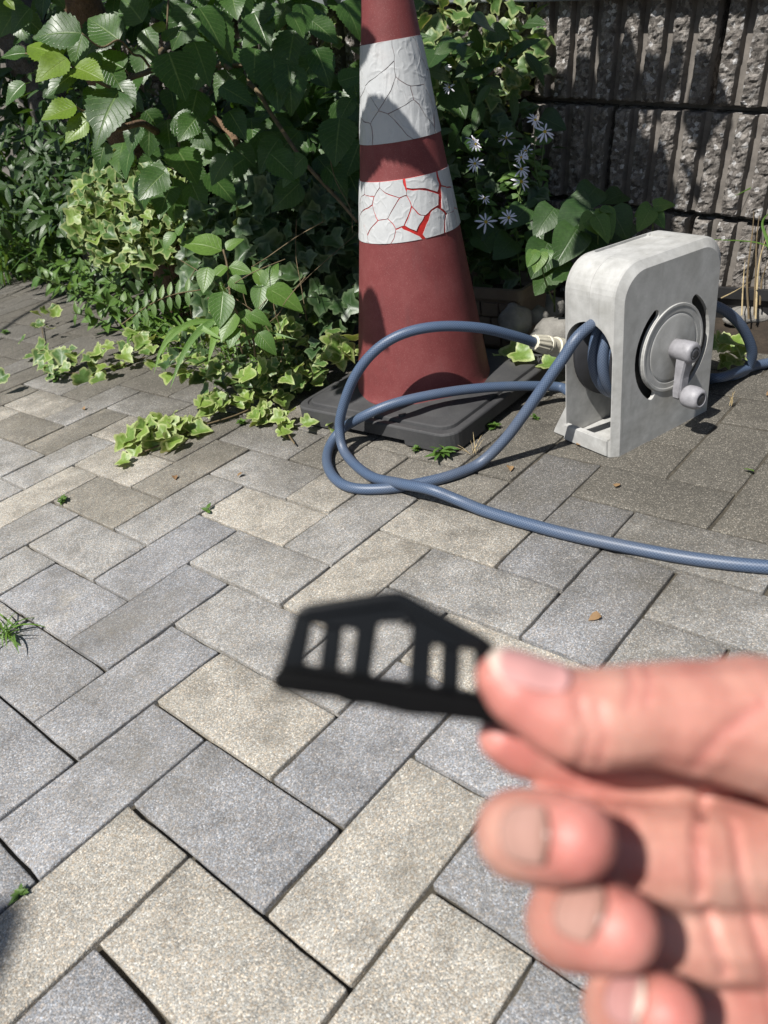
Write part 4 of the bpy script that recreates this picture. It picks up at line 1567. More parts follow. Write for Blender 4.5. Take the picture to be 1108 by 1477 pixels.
# foxtail grass
fx = thing('foxtail_grass', 'foxtail grass with drooping bright blades and fuzzy seed heads left of the cone', 'grass', on_ground(285, 500))
for pts, w in (([(310, 462), (270, 468), (235, 500), (222, 540)], .0042), ([(320, 455), (285, 480), (262, 515), (245, 562)], .005), ([(270, 460), (300, 478), (325, 492)], .004), ([(312, 465), (308, 490), (300, 525)], .0055), ([(290, 470), (340, 460), (395, 465)], .0035), ([(285, 480), (250, 475), (225, 515)], .003), ([(330, 500), (380, 480), (430, 490)], .0028)):
    dd = [1.54 - .015 * i for i in range(len(pts))]
    C = catmull([at(p[0], p[1], d) for p, d in zip(pts, dd)], 6)
    V, UVs, Fc = [], [], []
    n = len(C)
    for i, p in enumerate(C):
        t = (C[min(i + 1, n - 1)] - C[max(i - 1, 0)]).normalized()
        sd = t.cross(TO_CAM + UPV * .5).normalized()
        ww = w * 1.5 * min(1, .4 + 3 * i / n) * (1 - (i / (n - 1)) ** 2.2)
        for s in (-1, 0, 1):
            V.append(p + sd * ww * s - TO_CAM * (0.3 * ww * (1 - abs(s))) - Vector(fx.location))
            UVs.append((.5 + .5 * s, i / n))
    for i in range(n - 1):
        for k in range(2):
            a = i * 3 + k
            Fc.append((a, a + 1, a + 4, a + 3))
    link('grass_blade', mesh_from('grass_blade', V, Fc, M_GRASS, True, UVs), fx)
for (x0, y0), (x1, y1), d, st in (((198, 474), (226, 477), 1.55, (270, 500)), ((318, 408), (327, 432), 1.5, (345, 520)), ((265, 472), (285, 478), 1.56, (300, 520))):
    a, b = at(x0, y0, d), at(x1, y1, d)
    axx = (b - a).normalized()
    V, Fc = [], []
    rr = random.Random(int(x0))
    n1 = axx.orthogonal().normalized()
    n2 = axx.cross(n1)
    for k in range(420):
        t = rr.random()
        an = rr.uniform(0, 6.283)
        rad_ = n1 * math.cos(an) + n2 * math.sin(an)
        p = a + axx * (t * (b - a).length) - Vector(fx.location)
        q_ = p + rad_ * (.0075 * (math.sin(math.pi * (.12 + .8 * t)))) - axx * .003
        w_ = axx.cross(rad_) * .0007
        bidx = len(V)
        V += [p + w_, p - w_, q_]
        Fc.append((bidx, bidx + 1, bidx + 2))
    Vt, Ft, _u = tube_data([a - Vector(fx.location), b - Vector(fx.location)], [.0028, .0022], 8)
    o0 = len(V)
    V += Vt
    Fc += [tuple(o0 + i for i in f) for f in Ft]
    link('seed_head', mesh_from('seed_head', V, Fc, M_GRASS), fx)
    tube('stem', catmull([b, b.lerp(at(st[0], st[1], d), .5) + Vector((0, 0, .03)), at(st[0], st[1], d)], 5), .0009, M_STEM, fx, 5, Vector(fx.location))
# pinnate sprig
sp_ = thing('vetch_sprig', 'thin twig with paired narrow leaflets above the foxtail grass', 'weed', on_ground(280, 480))
C = catmull([at(175, 468, 1.52), at(215, 440, 1.54), at(250, 425, 1.56), at(290, 418, 1.58)], 6)
tube('stem', C, .0012, M_TWIG, sp_, 5, Vector(sp_.location))
for i in range(3, len(C) - 2, 2):
    for s in (-1, 1):
        put(sp_, LANCE[0], C[i], AX_D * s + AX_R * .1, TO_CAM + UPV, .030, 'leaflet', 1.1)

# bare stems tangled among the leaves
ds = thing('dead_vine', 'bare brown vine tangled in the shade left of the cone', 'vine', on_ground(400, 500))
rt = random.Random(63)
for i in range(13):
    x0, y0 = rt.uniform(230, 520), rt.uniform(330, 540)
    an = rt.uniform(-2.6, -.4)
    L_ = rt.uniform(60, 190)
    d0 = rt.uniform(1.50, 1.62)
    pts = [at(x0 + L_ * t * math.cos(an) + rt.uniform(-8, 8), y0 + L_ * t * math.sin(an) + rt.uniform(-8, 8), d0 + rt.uniform(-.03, .03)) for t in (0, .33, .66, 1)]
    if min(p.z for p in pts) < .01:
        continue
    tube('stem', catmull(pts, 5), rt.uniform(.0006, .0011), M_TWIG, ds, 5, Vector(ds.location))
# aster
ast = thing('aster_plant', 'white petalled aster with yellow centred flowers right of the cone', 'flowering plant', on_ground(740, 420))
petal_me = leaf_mesh('petal', M_PETAL, 5, lambda t: min(1, .35 + 1.6 * t) * (1 - t ** 5) ** .5, 0, .1, .12, 0, seed=1, width=.11)
Vd, Fd, _u = [], [], None
bmd = bmesh.new()
bmesh.ops.create_uvsphere(bmd, u_segments=10, v_segments=6, radius=1.0)
disc_me = bpy.data.meshes.new('flower_disc')
bmd.to_mesh(disc_me)
bmd.free()
disc_me.materials.append(M_DISC)
fl = [(730, 199, .022), (758, 218, .022), (752, 244, .025), (752, 262, .025), (699, 286, .016), (701, 320, .027), (734, 314, .024), (772, 173, .022), (786, 190, .027), (683, 202, .020), (685, 236, .022), (686, 208, .018), (640, 98, .02), (648, 126, .016), (752, 227, .018)]
rf = random.Random(9)
for i, (px, py, s) in enumerate(fl):
    p = at(px, py, 1.56 + rf.uniform(-.02, .03))
    nrm = (TO_CAM * 1.0 + UPV * .7 + Vector((rf.uniform(-.6, .6), rf.uniform(-.3, .3), rf.uniform(-.4, .4)))).normalized()
    fr = thing('flower', None, None, p - Vector(ast.location))
    fr.parent = ast
    fr.location = (0, 0, 0)
    t1 = nrm.orthogonal().normalized()
    t2 = nrm.cross(t1)
    np_ = rf.randint(9, 13)
    a0 = rf.uniform(0, 6)
    loc = p - Vector(ast.location)
    fr.location = loc
    for k in range(np_):
        if rf.random() < .12:
            continue
        a = a0 + 2 * math.pi * k / np_ + rf.uniform(-.15, .15)
        dr = t1 * math.cos(a) + t2 * math.sin(a)
        link('petal', petal_me, fr, basis(dr * s * .12, dr - nrm * rf.uniform(-.1, .35), nrm, s * rf.uniform(.62, .80)))
    Md = basis(nrm * .0006, t1, nrm, s * .14)
    link('flower_disc', disc_me, fr, Md @ Matrix.Diagonal((1, 1, .6, 1)))
for pts in ([(752, 420, 1.66), (745, 330, 1.64), (752, 262, 1.61), (758, 218, 1.61)], [(745, 330, 1.64), (720, 310, 1.63), (701, 322, 1.62)], [(748, 300, 1.63), (740, 310, 1.62), (734, 314, 1.61)], [(752, 290, 1.62), (735, 240, 1.62), (730, 200, 1.61)],
            [(760, 400, 1.67), (775, 290, 1.66), (786, 192, 1.62)], [(700, 420, 1.7), (690, 300, 1.66), (685, 236, 1.63), (683, 204, 1.62)], [(690, 300, 1.66), (696, 292, 1.64), (699, 288, 1.62)], [(790, 300, 1.66), (772, 240, 1.64), (772, 175, 1.62)]):
    C = catmull([at(*p) for p in pts], 6)
    tube('stem', C, .0013, M_STEM, ast, 5, Vector(ast.location))
    for i in range(1, len(C) - 1):
        for _ in range(2):
            put(ast, rf.choice(LANCE), C[i], AX_R * rf.uniform(-1, 1) - AX_D * rf.uniform(-.2, .8) + rvec(.3), TO_CAM + UPV * .5 + rvec(.4), rf.uniform(.015, .032), 'leaf', 1.2)

# heart leaved plants behind the reel
hl = thing('heart_leaved_plant', 'dark heart leaved plant in shade behind the grey reel', 'plant', on_ground(850, 440))
rh = random.Random(31)
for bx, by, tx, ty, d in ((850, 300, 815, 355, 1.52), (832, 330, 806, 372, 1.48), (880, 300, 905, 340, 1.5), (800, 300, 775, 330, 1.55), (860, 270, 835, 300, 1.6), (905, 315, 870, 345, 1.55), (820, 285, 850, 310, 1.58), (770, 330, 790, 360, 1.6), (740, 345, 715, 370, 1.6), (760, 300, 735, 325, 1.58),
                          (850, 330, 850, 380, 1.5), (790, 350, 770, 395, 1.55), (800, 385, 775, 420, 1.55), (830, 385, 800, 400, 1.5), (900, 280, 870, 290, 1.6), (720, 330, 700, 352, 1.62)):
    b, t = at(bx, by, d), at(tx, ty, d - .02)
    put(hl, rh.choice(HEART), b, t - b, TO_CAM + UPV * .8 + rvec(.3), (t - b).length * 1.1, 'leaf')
for pts in ([(850, 450, 1.62), (845, 380, 1.58), (855, 300, 1.55)], [(800, 450, 1.65), (800, 380, 1.6), (805, 300, 1.57)], [(900, 440, 1.6), (890, 360, 1.56), (890, 300, 1.55)]):
    tube('stem', catmull([at(*p) for p in pts], 5), .002, M_STEM, hl, 6, Vector(hl.location))
bs = thing('bright_seedling', 'bright green sprig of pointed leaves just above the top of the reel', 'plant', on_ground(930, 430))
for bx, by, tx, ty, d in ((942, 298, 972, 291, 1.45), (940, 298, 918, 310, 1.45), (938, 302, 922, 330, 1.44), (940, 303, 958, 326, 1.45), (944, 296, 955, 285, 1.46), (936, 305, 930, 322, 1.46)):
    b, t = at(bx, by, d), at(tx, ty, d - .01)
    put(bs, rh.choice(HEART_L), b, t - b, TO_CAM + UPV * 1.1 + rvec(.2), (t - b).length * 1.1, 'leaf')
tube('stem', catmull([at(940, 420, 1.6), at(942, 350, 1.5), at(941, 300, 1.45)], 5), .0015, M_STEM, bs, 5, Vector(bs.location))
bs = thing('bright_seedling', 'yellow green sprig of pointed leaves behind the left top of the reel', 'plant', on_ground(850, 430))
for bx, by, tx, ty, d in ((790, 360, 784, 380, 1.46), (772, 362, 762, 382, 1.46), (780, 362, 772, 390, 1.46), (868, 300, 886, 335, 1.46), (860, 312, 880, 342, 1.45), (855, 308, 838, 326, 1.47), (866, 300, 884, 306, 1.46), (846, 320, 862, 336, 1.46)):
    b, t = at(bx, by, d), at(tx, ty, d - .01)
    put(bs, rh.choice(HEART_L), b, t - b, TO_CAM + UPV * 1.1 + rvec(.2), (t - b).length * 1.1, 'leaf')
for pts in ([(800, 440, 1.6), (785, 400, 1.5), (780, 362, 1.46)], [(860, 430, 1.6), (862, 360, 1.5), (864, 304, 1.46)]):
    tube('stem', catmull([at(*p) for p in pts], 5), .0015, M_STEM, bs, 5, Vector(bs.location))

# reeds at the right edge
rg = thing('reed_grass', 'slender pale reed blades and dry stems against the wall at the right edge', 'grass', on_ground(1110, 440))
for pts, w, m_ in (([(1130, 330), (1125, 230), (1108, 205), (1082, 225)], .004, M_GRASS), ([(1150, 330), (1130, 270), (1100, 265), (1055, 285)], .0045, M_GRASS), ([(1130, 420), (1108, 350), (1100, 320), (1118, 300)], .004, M_GRASS), ([(1140, 380), (1100, 352), (1040, 346), (1000, 345)], .0015, M_GRASS),
                   ([(1090, 460), (1095, 380), (1110, 330)], .002, M_STRAW), ([(1080, 460), (1078, 400), (1086, 330), (1088, 290)], .0022, M_TWIG), ([(1088, 455), (1090, 400), (1092, 340), (1100, 280)], .0022, M_TWIG), ([(1070, 455), (1072, 410), (1075, 370)], .0016, M_STRAW), ([(1096, 440), (1100, 400), (1112, 370)], .002, M_TWIG), ([(1040, 430), (1060, 420), (1085, 405)], .0012, M_STRAW)):
    C = catmull([at(p[0], p[1], 1.55) for p in pts], 6)
    n = len(C)
    V, UVs, Fc = [], [], []
    for i, p in enumerate(C):
        t = (C[min(i + 1, n - 1)] - C[max(i - 1, 0)]).normalized()
        sd = t.cross(TO_CAM).normalized()
        ww = w * (1 - (i / (n - 1)) ** 2)
        for s in (-1, 0, 1):
            V.append(p + sd * ww * s + TO_CAM * .4 * ww * (1 - abs(s)) - Vector(rg.location))
            UVs.append((.5 + .5 * s, i / n))
    for i in range(n - 1):
        for k in range(2):
            a = i * 3 + k
            Fc.append((a, a + 1, a + 4, a + 3))
    link('grass_blade' if m_ is M_GRASS else 'dry_stem', mesh_from('grass_blade', V, Fc, m_, True, UVs), rg)

# dense leaves of the bed that nobody could count
und = Bulk()
ru = random.Random(101)
for i in range(2600):
    vv = ru.uniform(-2.9, -.35)
    uu = ru.uniform(1.38, 1.66)
    hmax = .55 if vv < -1.2 else (.62 if vv < -.9 else .28)
    if vv > -.95:
        continue
    zz_ = hmax * ru.random() ** .8
    p = UA * uu + VA * vv + Vector((0, 0, zz_))
    tip = Vector((ru.uniform(-1, 1), ru.uniform(-1, .4), ru.uniform(-.7, .4)))
    und.add(ru.choice(LANCE_D + [HEART[0]]), basis(p, tip, UPV + TO_CAM * .6 + rvec(.7), ru.uniform(.04, .075)))
for i in range(900):
    p = at(ru.uniform(-60, 80), ru.uniform(-20, 330), ru.uniform(2.6, 3.1))
    if p.z < .05 or p.dot(UA) > 1.665:
        continue
    tip = Vector((ru.uniform(-1, 1), ru.uniform(-1, .4), ru.uniform(-.9, .3)))
    und.add(ru.choice(LANCE_D), basis(p, tip, UPV + TO_CAM * .6 + rvec(.7), ru.uniform(.05, .09)))
for i in range(2600):
    px, py = ru.uniform(40, 540), ru.uniform(-60, 330)
    p = at(px, py, ru.uniform(2.0, 2.5))
    if p.z < .05 or p.dot(UA) > 1.665:
        continue
    tip = Vector((ru.uniform(-1, 1), ru.uniform(-1, .4), ru.uniform(-.9, .3)))
    und.add(ru.choice(LANCE_D), basis(p, tip, UPV + TO_CAM * .6 + rvec(.7), ru.uniform(.03, .06)))
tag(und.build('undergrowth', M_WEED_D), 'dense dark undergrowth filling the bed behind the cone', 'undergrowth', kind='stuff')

# ------------------------------------------------------------------ planters and stones
def planter(name, label, ctr, hx, hy, h, mat, rz):
    root = thing(name, label, 'planter', ctr, rz=rz)
    rings = []
    for ins, z in ((.012, 0), (.006, h * .5), (.002, h - .022), (-.006, h - .021), (-.006, h), (.004, h), (.006, h - .02), (.012, h - .03)):
        rings.append([(x, y, z) for x, y in rounded_rect(hx - ins, hy - ins, .012, 4)])
    from_bm('planter_box', loft(rings), mat, root, False)
    bm = loft([[(x, y, h - .028) for x, y in rounded_rect(hx - .012, hy - .012, .012, 4)], [(x, y, h - .024) for x, y in rounded_rect(hx - .02, hy - .02, .012, 4)]], False, True)
    from_bm('potting_soil', bm, M_SOIL, root)
    return root


pp = at(712, 440, 1.72)
pl = planter('planter_box', 'brown planter with brick pattern in shade right of the cone', (pp.x - .01, pp.y, 0.012), .12, .06, .135, M_POT, math.atan2(VA.y, VA.x))
for r_ in range(3):
    for k in range(5):
        w_ = .046
        x = -.115 + k * w_ + (w_ / 2 if r_ % 2 else 0)
        if x + w_ - .004 > .112:
            continue
        for yy in (-.0605, ):
            box('brick', x, x + w_ - .004, yy - .0022, yy + .004, .012 + r_ * .032, .012 + r_ * .032 + .028, M_POT, pl, .001)
pp = on_ground(1098, 520)
planter('planter_box', 'black plastic trough at the right edge behind the hose loop', (0.93, 1.475, 0.0), .20, .075, .085, M_POT_B, math.atan2(VA.y, VA.x))


def stone(label, px, py, d, r, seed, sq=(1, .8, .7)):
    bm = bmesh.new()
    bmesh.ops.create_icosphere(bm, subdivisions=3, radius=1.0)
    for v in bm.verts:
        n_ = v.co.normalized()
        k = 1 + .28 * noise.noise(n_ * 1.3 + Vector((seed, 0, 0))) + .10 * noise.noise(n_ * 3.5 + Vector((seed, 2, 0)))
        v.co = Vector((n_.x * k * r * sq[0], n_.y * k * r * sq[1], n_.z * k * r * sq[2]))
    p = at(px, py, d)
    o = from_bm('stone', bm, M_STONE, None, True)
    o.location = p
    if o.location.z < r * sq[2] * .8:
        o.location.z = r * sq[2] * .8
    return tag(o, label, 'stone', 'stones behind the cone weight')


stone('upright dark stone under the brown planter', 742, 466, 1.62, .040, 1, (.9, .7, 1.0))
stone('pale flat stone beside the cream hose connector', 800, 478, 1.58, .045, 2)
stone('small rounded stone between the upright stone and the reel', 772, 455, 1.66, .028, 3)
stone('dark stone tucked behind the reel near the connector', 788, 445, 1.72, .04, 4)
stone('low flat stone edging the black trough on the right', 1085, 452, 1.6, .04, 5, (1.4, .8, .5))

# ------------------------------------------------------------------ small weeds and litter on the paving
def tiny(px, py, n, s, label, seed, meshes=LANCE, up=.8):
    p0 = on_ground(px, py, 0.0)
    root = thing('small_weed', label, 'weed', p0, 'small weeds in the paving joints')
    rr = random.Random(seed)
    for k in range(n):
        a = rr.uniform(0, 6.28)
        tip = Vector((math.cos(a), math.sin(a), rr.uniform(.15, up)))
        put(root, rr.choice(meshes), p0 + Vector((rr.gauss(0, s * .12), rr.gauss(0, s * .12), rr.uniform(.0, s * .5))), tip, UPV + rvec(.3), s * rr.uniform(.5, 1.1), 'leaf')


tiny(638, 658, 16, .030, 'small green weed in front of the nearest corner of the cone weight', 1)
tiny(600, 650, 14, .014, 'tiny trailing weed along the front edge of the cone weight', 2, WEED)
tiny(712, 618, 14, .016, 'tiny weed at the right side of the cone weight', 3, WEED)
tiny(92, 724, 14, .016, 'tiny weed in a paver joint at the left', 4, WEED)
tiny(300, 738, 8, .012, 'sparse weed in a joint between grey and beige pavers', 5, WEED)
tiny(350, 612, 20, .014, 'fine trailing weed below the pale ivy runner', 6, WEED)
tiny(772, 604, 10, .014, 'tiny weed between the hose and the reel', 7, WEED)
tiny(8, 482, 14, .020, 'small weed at the left edge of the picture', 8, WEED)
tiny(30, 1290, 12, .010, 'creeping weed in the joint at the lower left', 9, WEED, .3)
tiny(85, 545, 12, .045, 'serrated leafy weed beside the far left ivy patch', 10, LANCE)
grass_tuft('grass_tuft', 'coarse green grass tuft between pavers at the left edge', on_ground(2, 922), 34, (.035, .075), BLADE, .010, 55, flat=1.3)
grass_tuft('dry_grass_tuft', 'pale dry grass tuft beside the right corner of the cone weight', on_ground(682, 655), 12, (.025, .045), [blade_mesh(M_STRAW, .6, 1, .02)], .004, 56, flat=.8)
grass_tuft('dry_grass_tuft', 'short dry stalk standing right of the reel', on_ground(1053, 585), 5, (.02, .035), [blade_mesh(M_STRAW, .3, 1, .05)], .002, 57, flat=.2)


def litter(px, py, s, label, seed, meshes=DRYL, cat='leaf'):
    rr = random.Random(seed)
    p = on_ground(px, py, .004)
    o = link('fallen_leaf', rr.choice(meshes))
    o.matrix_basis = basis(p, Vector((rr.uniform(-1, 1), rr.uniform(-1, 1), .1)), UPV + rvec(.3), s)
    tag(o, label, cat, 'fallen leaves on the pavers')


litter(838, 642, .020, 'brown curled leaf left of the reel foot', 1)
litter(866, 886, .016, 'small tan leaf scrap on the grey pavers above the hand', 2)
litter(252, 686, .014, 'reddish leaf scrap on a grey paver below the ivy', 3)
litter(1088, 680, .016, 'small fresh green leaf lying right of the reel', 4, WEED)
litter(888, 702, .014, 'tiny pale leaf between reel and hose', 5)
litter(735, 672, .016, 'brown leaf scrap under the falling hose', 6)
litter(1105, 570, .022, 'brown leaf at the right edge behind the reel', 7)
litter(350, 682, .013, 'dry scrap on a beige paver left of the hose loop', 8)
litter(120, 588, .013, 'yellowish scrap on the shaded paving at the left', 9)
litter(560, 868, .012, 'small dry scrap in the joint behind the black plastic part', 10)

# ------------------------------------------------------------------ hand holding the clip
person = thing('person', 'bare hand with curled fingers pinching a small black plastic part', 'person', at(1000, 1250, .16))
PL = Vector(person.location)
bm = bmesh.new()


def ball(p, r, sc=None):
    M = Matrix.Translation(p - PL)
    if sc is not None:
        M = M @ sc
    bmesh.ops.create_icosphere(bm, subdivisions=2, radius=r, matrix=M)


def limb(pts, step=0.22):
    """pts: (px, py, depth mm, radius mm)"""
    P = [at(p[0], p[1], p[2] / 1000.0) for p in pts]
    Rr = [p[3] / 1000.0 for p in pts]
    C = catmull(P, 14)
    n = len(C)
    prev = None
    for i, c in enumerate(C):
        t = i / (n - 1) * (len(P) - 1)
        k = min(int(t), len(P) - 2)
        f = t - k
        f = f * f * (3 - 2 * f)
        r = Rr[k] * (1 - f) + Rr[k + 1] * f
        if prev is None or (c - prev).length > r * step:
            ball(c, r)
            prev = c


# thumb, index (under the thumb), middle, ring and little finger, palm
limb([(722, 978, 150, 5.2), (760, 1002, 150, 7.6), (830, 1034, 150, 9.8), (880, 1035, 150, 10.1), (935, 1030, 151, 10.2), (1010, 1036, 152, 11.6), (1100, 1046, 154, 14.0), (1230, 1080, 158, 18), (1380, 1160, 166, 22)])
limb([(726, 1064, 163, 5.6), (762, 1078, 165, 7.0), (850, 1096, 167, 8.2), (930, 1110, 170, 8.8), (1020, 1130, 174, 9.4), (1140, 1165, 180, 11)])
limb([(1120, 1232, 168, 12.5), (1000, 1236, 160, 10.9), (895, 1228, 158, 10.2), (800, 1211, 158, 9.3), (750, 1204, 151, 9.0), (795, 1207, 141, 8.7), (828, 1209, 135, 7.5)])
limb([(1140, 1340, 170, 12.5), (1030, 1345, 163, 10.6), (950, 1346, 161, 9.8), (866, 1338, 160, 9.1), (820, 1332, 153, 8.9), (862, 1336, 143, 8.5), (894, 1340, 137, 7.4)])
limb([(1150, 1450, 172, 12), (1060, 1458, 166, 9.8), (1000, 1460, 164, 9.0), (935, 1457, 162, 8.1), (895, 1454, 156, 7.9), (932, 1458, 147, 7.6), (960, 1462, 141, 6.7)])
ball(at(880, 1165, .168), .0085)
ball(at(960, 1180, .168), .0095)
ball(at(850, 1150, .174), .0085)
ball(at(930, 1165, .176), .0090)
for px, py, d, r in ((1190, 1290, 200, 22), (1210, 1380, 200, 22), (1180, 1210, 196, 17), (1220, 1460, 200, 22), (1130, 1500, 198, 13), (1300, 1300, 190, 30), (1320, 1420, 190, 30), (1260, 1180, 180, 20), (1420, 1340, 188, 30)):
    ball(at(px, py, d / 1000), r / 1000)
for py in range(1200, 1560, 36):
    for px in (1112, 1150):
        ball(at(px, py, .1735 + .002 * math.sin(py * .05)), .0142)
limb([(1350, 1280, 190, 29), (1600, 1340, 192, 28), (1950, 1420, 200, 29), (2300, 1500, 205, 32)], .15)
hand = from_bm('hand', bm, M_SKIN, person)
md = hand.modifiers.new('r', 'REMESH')
md.mode = 'VOXEL'
md.voxel_size = 0.0008
md.use_smooth_shade = True
md = hand.modifiers.new('s', 'SMOOTH')
md.factor = 0.5
md.iterations = 9
bake(hand)
hand.data.materials.clear()
hand.data.materials.append(M_SKIN)
hand.data.polygons.foreach_set('use_smooth', [True] * len(hand.data.polygons))


from mathutils.bvhtree import BVHTree
BV = BVHTree.FromPolygons([v.co.copy() for v in hand.data.vertices], [tuple(p.vertices) for p in hand.data.polygons])


def nail(px, py, dip, tip, L, Wd, mat):
    """plate hugging the finger where the photo shows the nail; long axis from dip to tip"""
    D, T = at(*dip), at(*tip)
    axis = (T - D).normalized()
    ray = (at(px, py, .15) - CAM_P).normalized()
    hit, nr, _i, _d = BV.ray_cast(CAM_P - PL, ray)
    acc = Vector()
    for a in range(12):
        off = (axis * math.cos(a) + nr.cross(axis) * math.sin(a)) * .003
        h2, n2, _i, _d = BV.find_nearest(hit + off)
        acc += n2
    nr = acc.normalized()
    axis = (axis - nr * axis.dot(nr)).normalized()
    side = axis.cross(nr)
    nx, ny = 12, 12
    V, Fc, UVs = [], [], []
    for j in range(ny + 1):
        t = j / ny
        for i in range(nx + 1):
            sx = -1 + 2 * i / nx
            w = Wd / 2 * (.80 + .20 * min(1, t / .3)) * (1 - .45 * max(0, (t - .78) / .22) ** 2)
            p = hit + side * (sx * w) + axis * ((t - .5) * L + .10 * L * (1 - sx * sx) * (1 if t > .5 else -1) * abs(2 * t - 1))
            q_, nn_, _i, _d = BV.find_nearest(p)
            flat = .00045 + (.0006 * max(0, t - .6) / .4)
            V.append(q_ + (nn_ + nr).normalized() * flat)
            UVs.append((.5 + .5 * sx, t))
    for j in range(ny):
        for i in range(nx):
            a = j * (nx + 1) + i
            Fc.append((a, a + 1, a + nx + 2, a + nx + 1))
    o = link('fingernail', mesh_from('fingernail', V, Fc, mat, True, UVs), person)
    md_ = o.modifiers.new('t', 'SOLIDIFY')
    md_.thickness = .0005
    md_.offset = 0
    bake(o)
    return o


nail(757, 1203, (752, 1204, .152), (828, 1209, .135), .0110, .0116, M_NAIL)
nail(836, 1312, (822, 1332, .154), (894, 1340, .137), .0106, .0112, M_NAIL)
nail(903, 1440, (897, 1454, .158), (960, 1462, .141), .0100, .0100, M_NAIL_P)
nail(762, 962, (830, 1020, .150), (722, 976, .150), .0135, .0105, M_NAIL_P)
# skin creases pressed into the surface
def crease(pxs, depth, width):
    pts = []
    for a, b in zip(pxs[:-1], pxs[1:]):
        for k in range(14):
            t = k / 14
            ray = (at(a[0] + (b[0] - a[0]) * t, a[1] + (b[1] - a[1]) * t, .15) - CAM_P).normalized()
            h_ = BV.ray_cast(CAM_P - PL, ray)[0]
            if h_ is not None:
                pts.append(h_)
    if not pts:
        return
    from mathutils.kdtree import KDTree
    kd = KDTree(len(pts))
    for i, p in enumerate(pts):
        kd.insert(p, i)
    kd.balance()
    for i, v in enumerate(hand.data.vertices):
        d_ = kd.find(v.co)[2]
        if d_ < width * 3:
            w_ = math.exp(-(d_ / width) ** 2)
            moves[i] = moves.get(i, 0) + depth * w_
            creased[i] = max(creased.get(i, 0), w_)


moves, creased = {}, {}
crease([(1016, 1150), (1006, 1210), (1010, 1300)], .0016, .0011)
crease([(1020, 1310), (1034, 1370), (1050, 1410)], .0015, .0011)
crease([(1060, 1190), (1075, 1290), (1108, 1400), (1120, 1480)], .0010, .0012)
crease([(905, 1175), (900, 1230), (905, 1290)], .0007, .0010)
crease([(918, 1178), (914, 1232), (918, 1290)], .0006, .0009)
crease([(835, 1010), (850, 1060), (838, 1105)], .0007, .0011)
crease([(862, 1020), (872, 1065), (862, 1108)], .0006, .0010)
crease([(905, 956), (915, 990), (905, 1020)], .0006, .0010)
crease([(930, 954), (938, 985), (930, 1015)], .0005, .0010)
crease([(1000, 1110), (1040, 1060), (1108, 1010)], .0006, .0014)
crease([(822, 1105), (832, 1108), (838, 1122)], .0008, .0009)
for i, m_ in moves.items():
    v = hand.data.vertices[i]
    v.co -= v.normal * m_
# redder finger pads
rd = hand.data.attributes.new('red', 'FLOAT', 'POINT')
pads = [at(*p) for p in ((835, 1215, .132), (900, 1345, .134), (965, 1465, .138), (755, 1010, .145), (735, 1075, .158), (820, 1090, .165))]
for i, v in enumerate(hand.data.vertices):
    dmin = min((v.co + PL - p).length for p in pads)
    rd.data[i].value = max(max(0.0, 1 - dmin / .016), .45 * creased.get(i, 0))

# clip
CD = 0.158
clip = thing('plastic_clip', 'black house shaped plastic part with five slots held between thumb and finger', 'plastic part', at(560, 950, CD))
KP = CD / F_PX
CM = Matrix((AX_R, -AX_D, -AX_F)).transposed().to_4x4()
CM = Matrix.Identity(4)


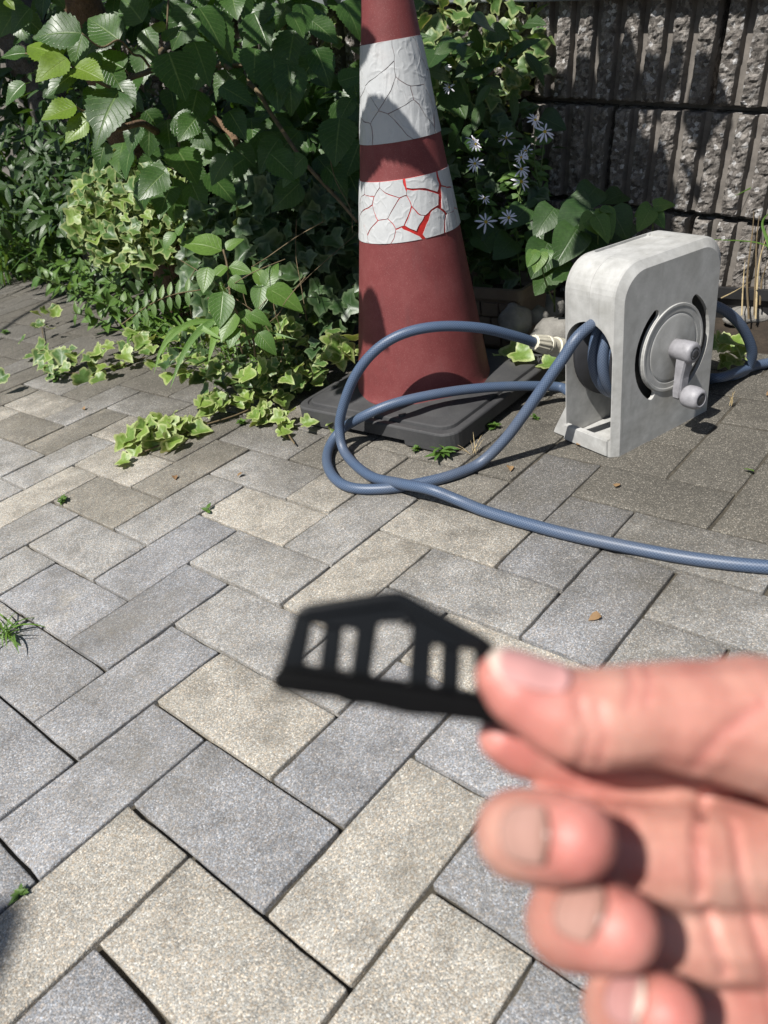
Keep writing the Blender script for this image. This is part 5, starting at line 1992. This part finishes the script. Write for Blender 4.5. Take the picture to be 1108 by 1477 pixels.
def plate(name, outline, holes, thick, zoff, mat, bev=.0004):
    cu = bpy.data.curves.new(name, 'CURVE')
    cu.dimensions = '2D'
    cu.fill_mode = 'BOTH'
    cu.extrude = thick / 2
    cu.bevel_depth = bev
    cu.bevel_resolution = 2

    def add(poly):
        s = cu.splines.new('POLY')
        s.points.add(len(poly) - 1)
        for q_, (x, y) in zip(s.points, poly):
            q_.co = ((x - 560) * KP, -(y - 950) * KP, 0, 1)
        s.use_cyclic_u = True
    for pl_ in [outline] + holes:
        add(round_poly(pl_))
    tmp = bpy.data.objects.new(name, cu)
    COL.objects.link(tmp)
    dg = bpy.context.evaluated_depsgraph_get()
    dg.update()
    me = bpy.data.meshes.new_from_object(tmp.evaluated_get(dg))
    bpy.data.objects.remove(tmp)
    me.name = name
    me.materials.clear()
    me.materials.append(mat)
    M = Matrix((AX_R, -AX_D, -AX_F)).transposed().to_4x4() @ Matrix.Translation((0, 0, zoff))
    return link(name, me, clip, M)


def round_poly(pts, r=7.0):
    out = []
    n = len(pts)
    for i in range(n):
        p0, p1, p2 = Vector(pts[i - 1]), Vector(pts[i]), Vector(pts[(i + 1) % n])
        a, b = (p0 - p1), (p2 - p1)
        la, lb = min(r, a.length * .4), min(r, b.length * .4)
        A_, B_ = p1 + a.normalized() * la, p1 + b.normalized() * lb
        for k in range(5):
            t = k / 4
            q_ = A_ * (1 - t) ** 2 + p1 * 2 * t * (1 - t) + B_ * t * t
            out.append((q_.x, q_.y))
    return out


def z6(pts):
    return [(380 + x * .361, 820 + y * .361) for x, y in pts]


outl = z6([(70, 410), (140, 170), (165, 152), (500, 97), (552, 97), (880, 278), (915, 310), (960, 420), (960, 580), (840, 530)])
plate('plate', outl, [z6([(190, 212), (380, 238), (355, 418), (158, 390)]), z6([(455, 210), (590, 205), (600, 235), (585, 458), (422, 432)]), z6([(668, 294), (850, 322), (856, 502), (658, 472)])], .0016, 0.0, M_CLIP)
plate('slat', z6([(252, 205), (315, 215), (292, 425), (228, 410)]), [], .0009, -.0006, M_CLIP)
plate('slat', z6([(722, 290), (782, 300), (776, 502), (712, 490)]), [], .0009, -.0006, M_CLIP)
# flange along the lower edge, standing out towards the back and front
plate('flange', z6([(66, 402), (70, 455), (150, 466), (300, 484), (345, 506), (430, 512), (580, 548), (700, 556), (840, 572), (960, 606), (960, 540), (860, 510), (600, 468), (420, 440), (150, 404)]), [], .0060, .0022, M_CLIP_D, .0006)
plate('ridge', z6([(160, 160), (500, 104), (552, 104), (875, 286), (868, 312), (545, 140), (505, 140), (165, 186)]), [], .0010, .0012, M_CLIP, .0004)
V, Fc, _u = tube_data([at(586, 897, CD) - AX_F * .0 - Vector(clip.location), at(586, 897, CD) - AX_F * .0022 - Vector(clip.location)], [.0011, .0010], 12)
link('pin', mesh_from('pin', V, Fc, M_CLIP, True), clip)
